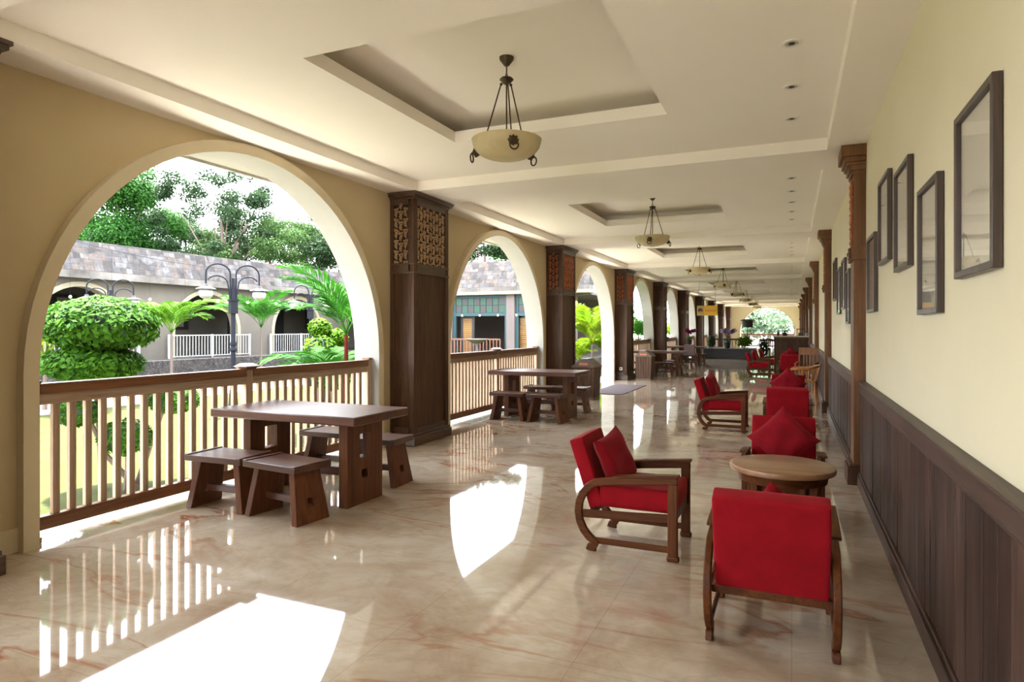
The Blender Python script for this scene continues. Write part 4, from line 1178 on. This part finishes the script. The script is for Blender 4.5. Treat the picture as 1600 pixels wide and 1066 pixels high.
b = MB(); b.tube([(-15.5, 24.5, 3.9), (-8.5, 24.5, 3.9)], .006, 4); link('cable', b, M['iron'], t)

# ------------------------------------------------------------------ vegetation
def topiary(loc, blobs, mat, label, seed, leaf=.055, dens=1., name='topiary_tree'):
    t = thing(name, label, 'tree', loc); rnd = random.Random(seed)
    for (x, y, z, rx, ry, rz, n) in blobs:
        b = leaves(MB(), (x, y, z), (rx, ry, rz), int(n*dens), leaf, rnd, .86, .5)
        fo = link('foliage', b, mat, t, fix=False)
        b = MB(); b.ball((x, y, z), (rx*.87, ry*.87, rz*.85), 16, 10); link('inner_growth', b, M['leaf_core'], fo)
    b = MB(); base = (0, 0, 0)
    for (x, y, z, rx, ry, rz, n) in blobs:
        mx_, my_ = x*.4 + rnd.uniform(-.06, .06), y*.4 + rnd.uniform(-.06, .06)
        b.tube([(rnd.uniform(-.06, .06), rnd.uniform(-.06, .06), 0), (mx_, my_, z*.45), (x*.85, y*.85, z)], [.035, .028, .02], 7)
    link('trunk', b, M['bark'], t)
    return t
def at(px, Xw, z=None):
    u = (px - 800)/1000; r_ = (-.4004 + .9163*u)/(.9163 + .4004*u); return Xw, Xw/r_
x_, y_ = at(157, -7.3)
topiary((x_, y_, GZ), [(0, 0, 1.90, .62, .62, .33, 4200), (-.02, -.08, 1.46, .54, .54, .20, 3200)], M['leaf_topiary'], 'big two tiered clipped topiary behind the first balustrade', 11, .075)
x_, y_ = at(205, -7.0)
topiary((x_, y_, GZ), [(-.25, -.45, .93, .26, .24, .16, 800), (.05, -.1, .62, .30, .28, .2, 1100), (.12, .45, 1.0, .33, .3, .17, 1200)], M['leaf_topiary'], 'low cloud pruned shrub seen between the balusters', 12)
def palm(loc, n, L, droop, mat, label, seed, trunk=1.0, lean=(0, 0), stem=None, az=None, wid=.16, name='palm', nl=26, el0=(.9, 1.35)):
    t = thing(name, label, 'palm', loc); rnd = random.Random(seed)
    for ti in range(1):
        top = Vector((lean[0], lean[1], trunk))
        b = MB(); b.tube([(0, 0, 0), (lean[0]*.5, lean[1]*.5, trunk*.5), tuple(top)], [.05, .04, .03], 8); link('trunk', b, stem or M['bark'], t)
        for k in range(n):
            a = (az[k % len(az)] if az else 2*PI*k/n) + rnd.uniform(-.25, .25); el = rnd.uniform(*el0)
            l = L*rnd.uniform(.75, 1.1); b = MB(); pts = []
            p = top.copy(); m = 12
            for j in range(m + 1):
                pts.append(p.copy()); e_ = el - droop*(j/m)**1.3
                p = p + Vector((cos(a)*cos(e_), sin(a)*cos(e_), sin(e_)))*(l/m)
            b.tube([tuple(q_) for q_ in pts], [.012*(1 - .8*j/m) for j in range(m + 1)], 5)
            for j in range(nl):
                f_ = .18 + .82*j/(nl - 1); i0 = min(int(f_*m), m - 1); q_ = pts[i0].lerp(pts[i0 + 1], f_*m - i0)
                d = (pts[i0 + 1] - pts[i0]).normalized(); sd = d.cross(Vector((0, 0, 1)))
                if sd.length < .1: sd = Vector((-sin(a), cos(a), 0))
                sd.normalize(); up = sd.cross(d).normalized(); ll = l*.42*sin(PI*(.12 + .80*f_))**.6
                for s in (-1, 1):
                    dr = (sd*s*.75 + d*.75 + up*.22 + Vector((0, 0, rnd.uniform(-.12, .05)))).normalized(); ww = l*.02
                    tip = q_ + dr*ll + Vector((0, 0, -ll*.22)); md = q_ + dr*ll*.5
                    b.add([q_, md + d*ww, tip, md - d*ww], [(0, 1, 2, 3)])
            link('frond', b, mat, t, fix=False)
    return t
x_, y_ = at(541, -6.75)
palm((x_, y_, GZ), 9, 1.5, 1.3, M['palm'], 'red stemmed palm rising behind the first balustrade near the column', 21, 1.75, (0, 0), M['lamp_red'], az=[PI*.95, PI*.6, PI*1.3, -.4, 1.2, PI*.8], name='red_stemmed_palm')
x_, y_ = at(520, -7.3)
palm((x_, y_, GZ), 12, 1.25, 1.5, M['palm'], 'low spreading green palm just behind the handrail near the column', 22, .75, name='palm')
x_, y_ = at(500, -8.2)
topiary((x_, y_, GZ), [(0, 0, 1.86, .22, .22, .2, 520), (.25, .2, 1.68, .2, .2, .18, 460), (.1, -.1, 1.45, .34, .34, .3, 700), (.2, .1, 1.0, .4, .4, .35, 800)], M['lime'], 'lime green round headed shrub beside the red stemmed palm', 23, .08)
x_, y_ = at(455, -10.5)
x_, y_ = at(268, -18.3)
palm((x_, y_, GZ), 11, 1.9, 1.4, M['palm_m'], 'yellowish green palm against the far building between its arches', 24, 1.7, name='palm')
x_, y_ = at(408, -18.6)
palm((x_, y_, GZ), 11, 1.9, 1.3, M['palm'], 'green palm against the far building beside the curtained window arch', 25, 1.9, name='palm')
x_, y_ = at(70, -15.5)
palm((x_, y_, GZ), 12, 2.0, 1.4, M['palm_y'], 'yellow green palm at the edge of the first arch behind the topiary', 26, 1.2, name='palm')
for i, (px, X_, tr) in enumerate([(925, -6.6, 1.3), (948, -7.1, .7)]):
    x_, y_ = at(px, X_)
    palm((x_, y_, GZ), 14, 2.0 - .3*i, 1.2, M['palm_y'], ['tall yellow green palm outside the open third archway', 'low yellow green palm beside the open third archway'][i], 31 + i, tr, name='palm', nl=34)
x_, y_ = at(905, -8.0)
palm((x_, y_, GZ), 12, 1.4, 1.3, M['palm_y'], 'small lime palm outside the third archway behind the bin', 35, .5)
x_, y_ = at(1000, -6.6)
palm((x_, y_, GZ), 14, 1.9, 1.2, M['palm'], 'green palm outside the fourth arch', 36, 1.2)
x_, y_ = at(1052, -6.6)
palm((x_, y_, GZ), 12, 1.8, 1.2, M['palm_y'], 'green palm outside the fifth arch', 37, 1.1)
def tree(px, t_, z, rx, rz, mat, label, seed, nb=8, n=900, leaf=.28, spread=.6, br=.5, trunkpx=None):
    u = (px - 800)/1000; X_, Y_ = t_*(-.4004 + .9163*u), t_*(.9163 + .4004*u)
    t = thing('tree', label, 'tree', (X_, Y_, GZ), 0, 'trees beyond the courtyard buildings'); rnd = random.Random(seed)
    b = MB(); tb = MB(); zc = z - GZ
    tb.tube([(0, 0, 0), (.2, .1, zc*.6), (0, 0, zc)], [.22, .15, .06], 8)
    for k in range(nb):
        d = Vector((rnd.uniform(-1, 1), rnd.uniform(-1, 1), rnd.uniform(-1, 1)))
        if d.length > 1: d.normalize()
        c_ = (d.x*rx*spread, d.y*rx*spread, zc + d.z*rz*spread)
        q_ = br*rnd.uniform(.75, 1.15)
        leaves(b, c_, (rx*q_, rx*q_, rz*q_*.8), n, leaf, rnd, .45)
        if k % 3 == 0: tb.tube([(0, 0, zc*.55), tuple(Vector(c_)*.6 + Vector((0, 0, zc*.25))), c_], [.05, .03, .01], 5)
    link('foliage', b, mat, t, fix=False); link('trunk', tb, M['bark'], t)
    return t
tree(200, 38, 8.2, 3.0, 3.2, M['leaf_bright'], 'dense bright green tree above the stone roof edge, widest of all', 41, 30, 1500, .17, .8, .40)
tree(112, 42, 7.6, 3.4, 2.6, M['leaf_bright'], 'bright green tree at the left edge of the first arch view', 42, 16, 1300, .18, .8, .44)
tree(345, 37, 7.9, 3.3, 3.1, M['leaf_mid'], 'loose airy tree rising against the white sky in the first arch', 43, 56, 330, .16, 1.0, .21)
tree(290, 44, 7.4, 4.2, 2.6, M['leaf_mid'], 'dull green tree in the dip between the two tall trees', 44, 24, 900, .18, .85, .38)
tree(420, 39, 6.35, 3.9, 2.2, M['leaf_light'], 'low light green spreading tree above the stone roof edge', 45, 34, 800, .14, .85, .32)
tree(495, 42, 6.6, 4.2, 2.6, M['leaf_mid'], 'dull green tree behind the low spreading one', 46, 34, 700, .18, .9, .30)
tree(575, 42, 7.0, 3.2, 3.0, M['leaf_mid'], 'green tree half hidden by the edge of the first arch', 47, 18, 700, .18, .8, .32)
tree(755, 42, 7.6, 2.8, 1.8, M['leaf_mid'], 'tree with thick trunk seen through the top of the second arch', 48, 18, 550, .18, .9, .36)
tree(810, 46, 6.4, 2.6, 1.7, M['leaf_bright'], 'bright green tree low in the top of the second arch', 49, 10, 600, .18)
tree(695, 48, 6.6, 3.4, 2.0, M['leaf_light'], 'light green tree at the edge of the second arch view', 50, 12, 600, .18)
for i, (px, t_) in enumerate([(1165, 64), (1200, 68), (1240, 62)]):
    tree(px, t_, 3.0, 4.2, 3.6, M['leaf_glare'], ['pale sunlit tree beyond the end arch, toward the lantern', 'pale sunlit tree beyond the middle of the end arch', 'pale sunlit tree beyond the end arch, above the bar'][i], 60 + i, 9, 500, .35, .7, .5)

# ------------------------------------------------------------------ light, world, camera
wd = bpy.data.worlds.new('world'); sc.world = wd; wd.use_nodes = True
nt = wd.node_tree; bg = nt.nodes['Background']
tc = N(nt, 'ShaderNodeTexCoord'); sp = N(nt, 'ShaderNodeSeparateXYZ'); nt.links.new(tc.outputs['Generated'], sp.inputs[0])
cr = ramp(nt, sp.outputs['Z'], [(0, (.95, .97, 1.)), (.5, (.86, .92, 1.)), (1, (.8, .88, 1.))])
nt.links.new(cr, bg.inputs['Color']); bg.inputs['Strength'].default_value = 5.0
sl = bpy.data.lights.new('sun', 'SUN'); sl.energy = 17; sl.angle = R(2); sl.color = (1, .95, .86)
so = bpy.data.objects.new('sun', sl); COL.objects.link(so)
dv = Vector((.20, -.06, -1)).normalized()      # direction of travel
so.rotation_euler = dv.to_track_quat('-Z', 'Y').to_euler(); so.location = (-10, 0, 20)

cam = bpy.data.cameras.new('camera'); co = bpy.data.objects.new('camera', cam); COL.objects.link(co)
co.location = (0, 0, 1.5); co.rotation_euler = (PI/2, 0, math.atan2(437, 1000))
cam.lens = 22.5; cam.sensor_width = 36; cam.shift_y = -19/1600; cam.clip_start = .02; cam.clip_end = 400
sc.camera = co
sc.view_settings.view_transform = 'Standard'; sc.view_settings.look = 'None'; sc.view_settings.gamma = 1
sc.view_settings.exposure = 1.55
try: sc.view_settings.use_curve_mapping = False
except Exception: pass
sc.cycles.max_bounces = 12; sc.cycles.diffuse_bounces = 8; sc.cycles.glossy_bounces = 4; sc.cycles.transparent_max_bounces = 8
sc.cycles.use_denoising = True
sc.cycles.sample_clamp_indirect = 12
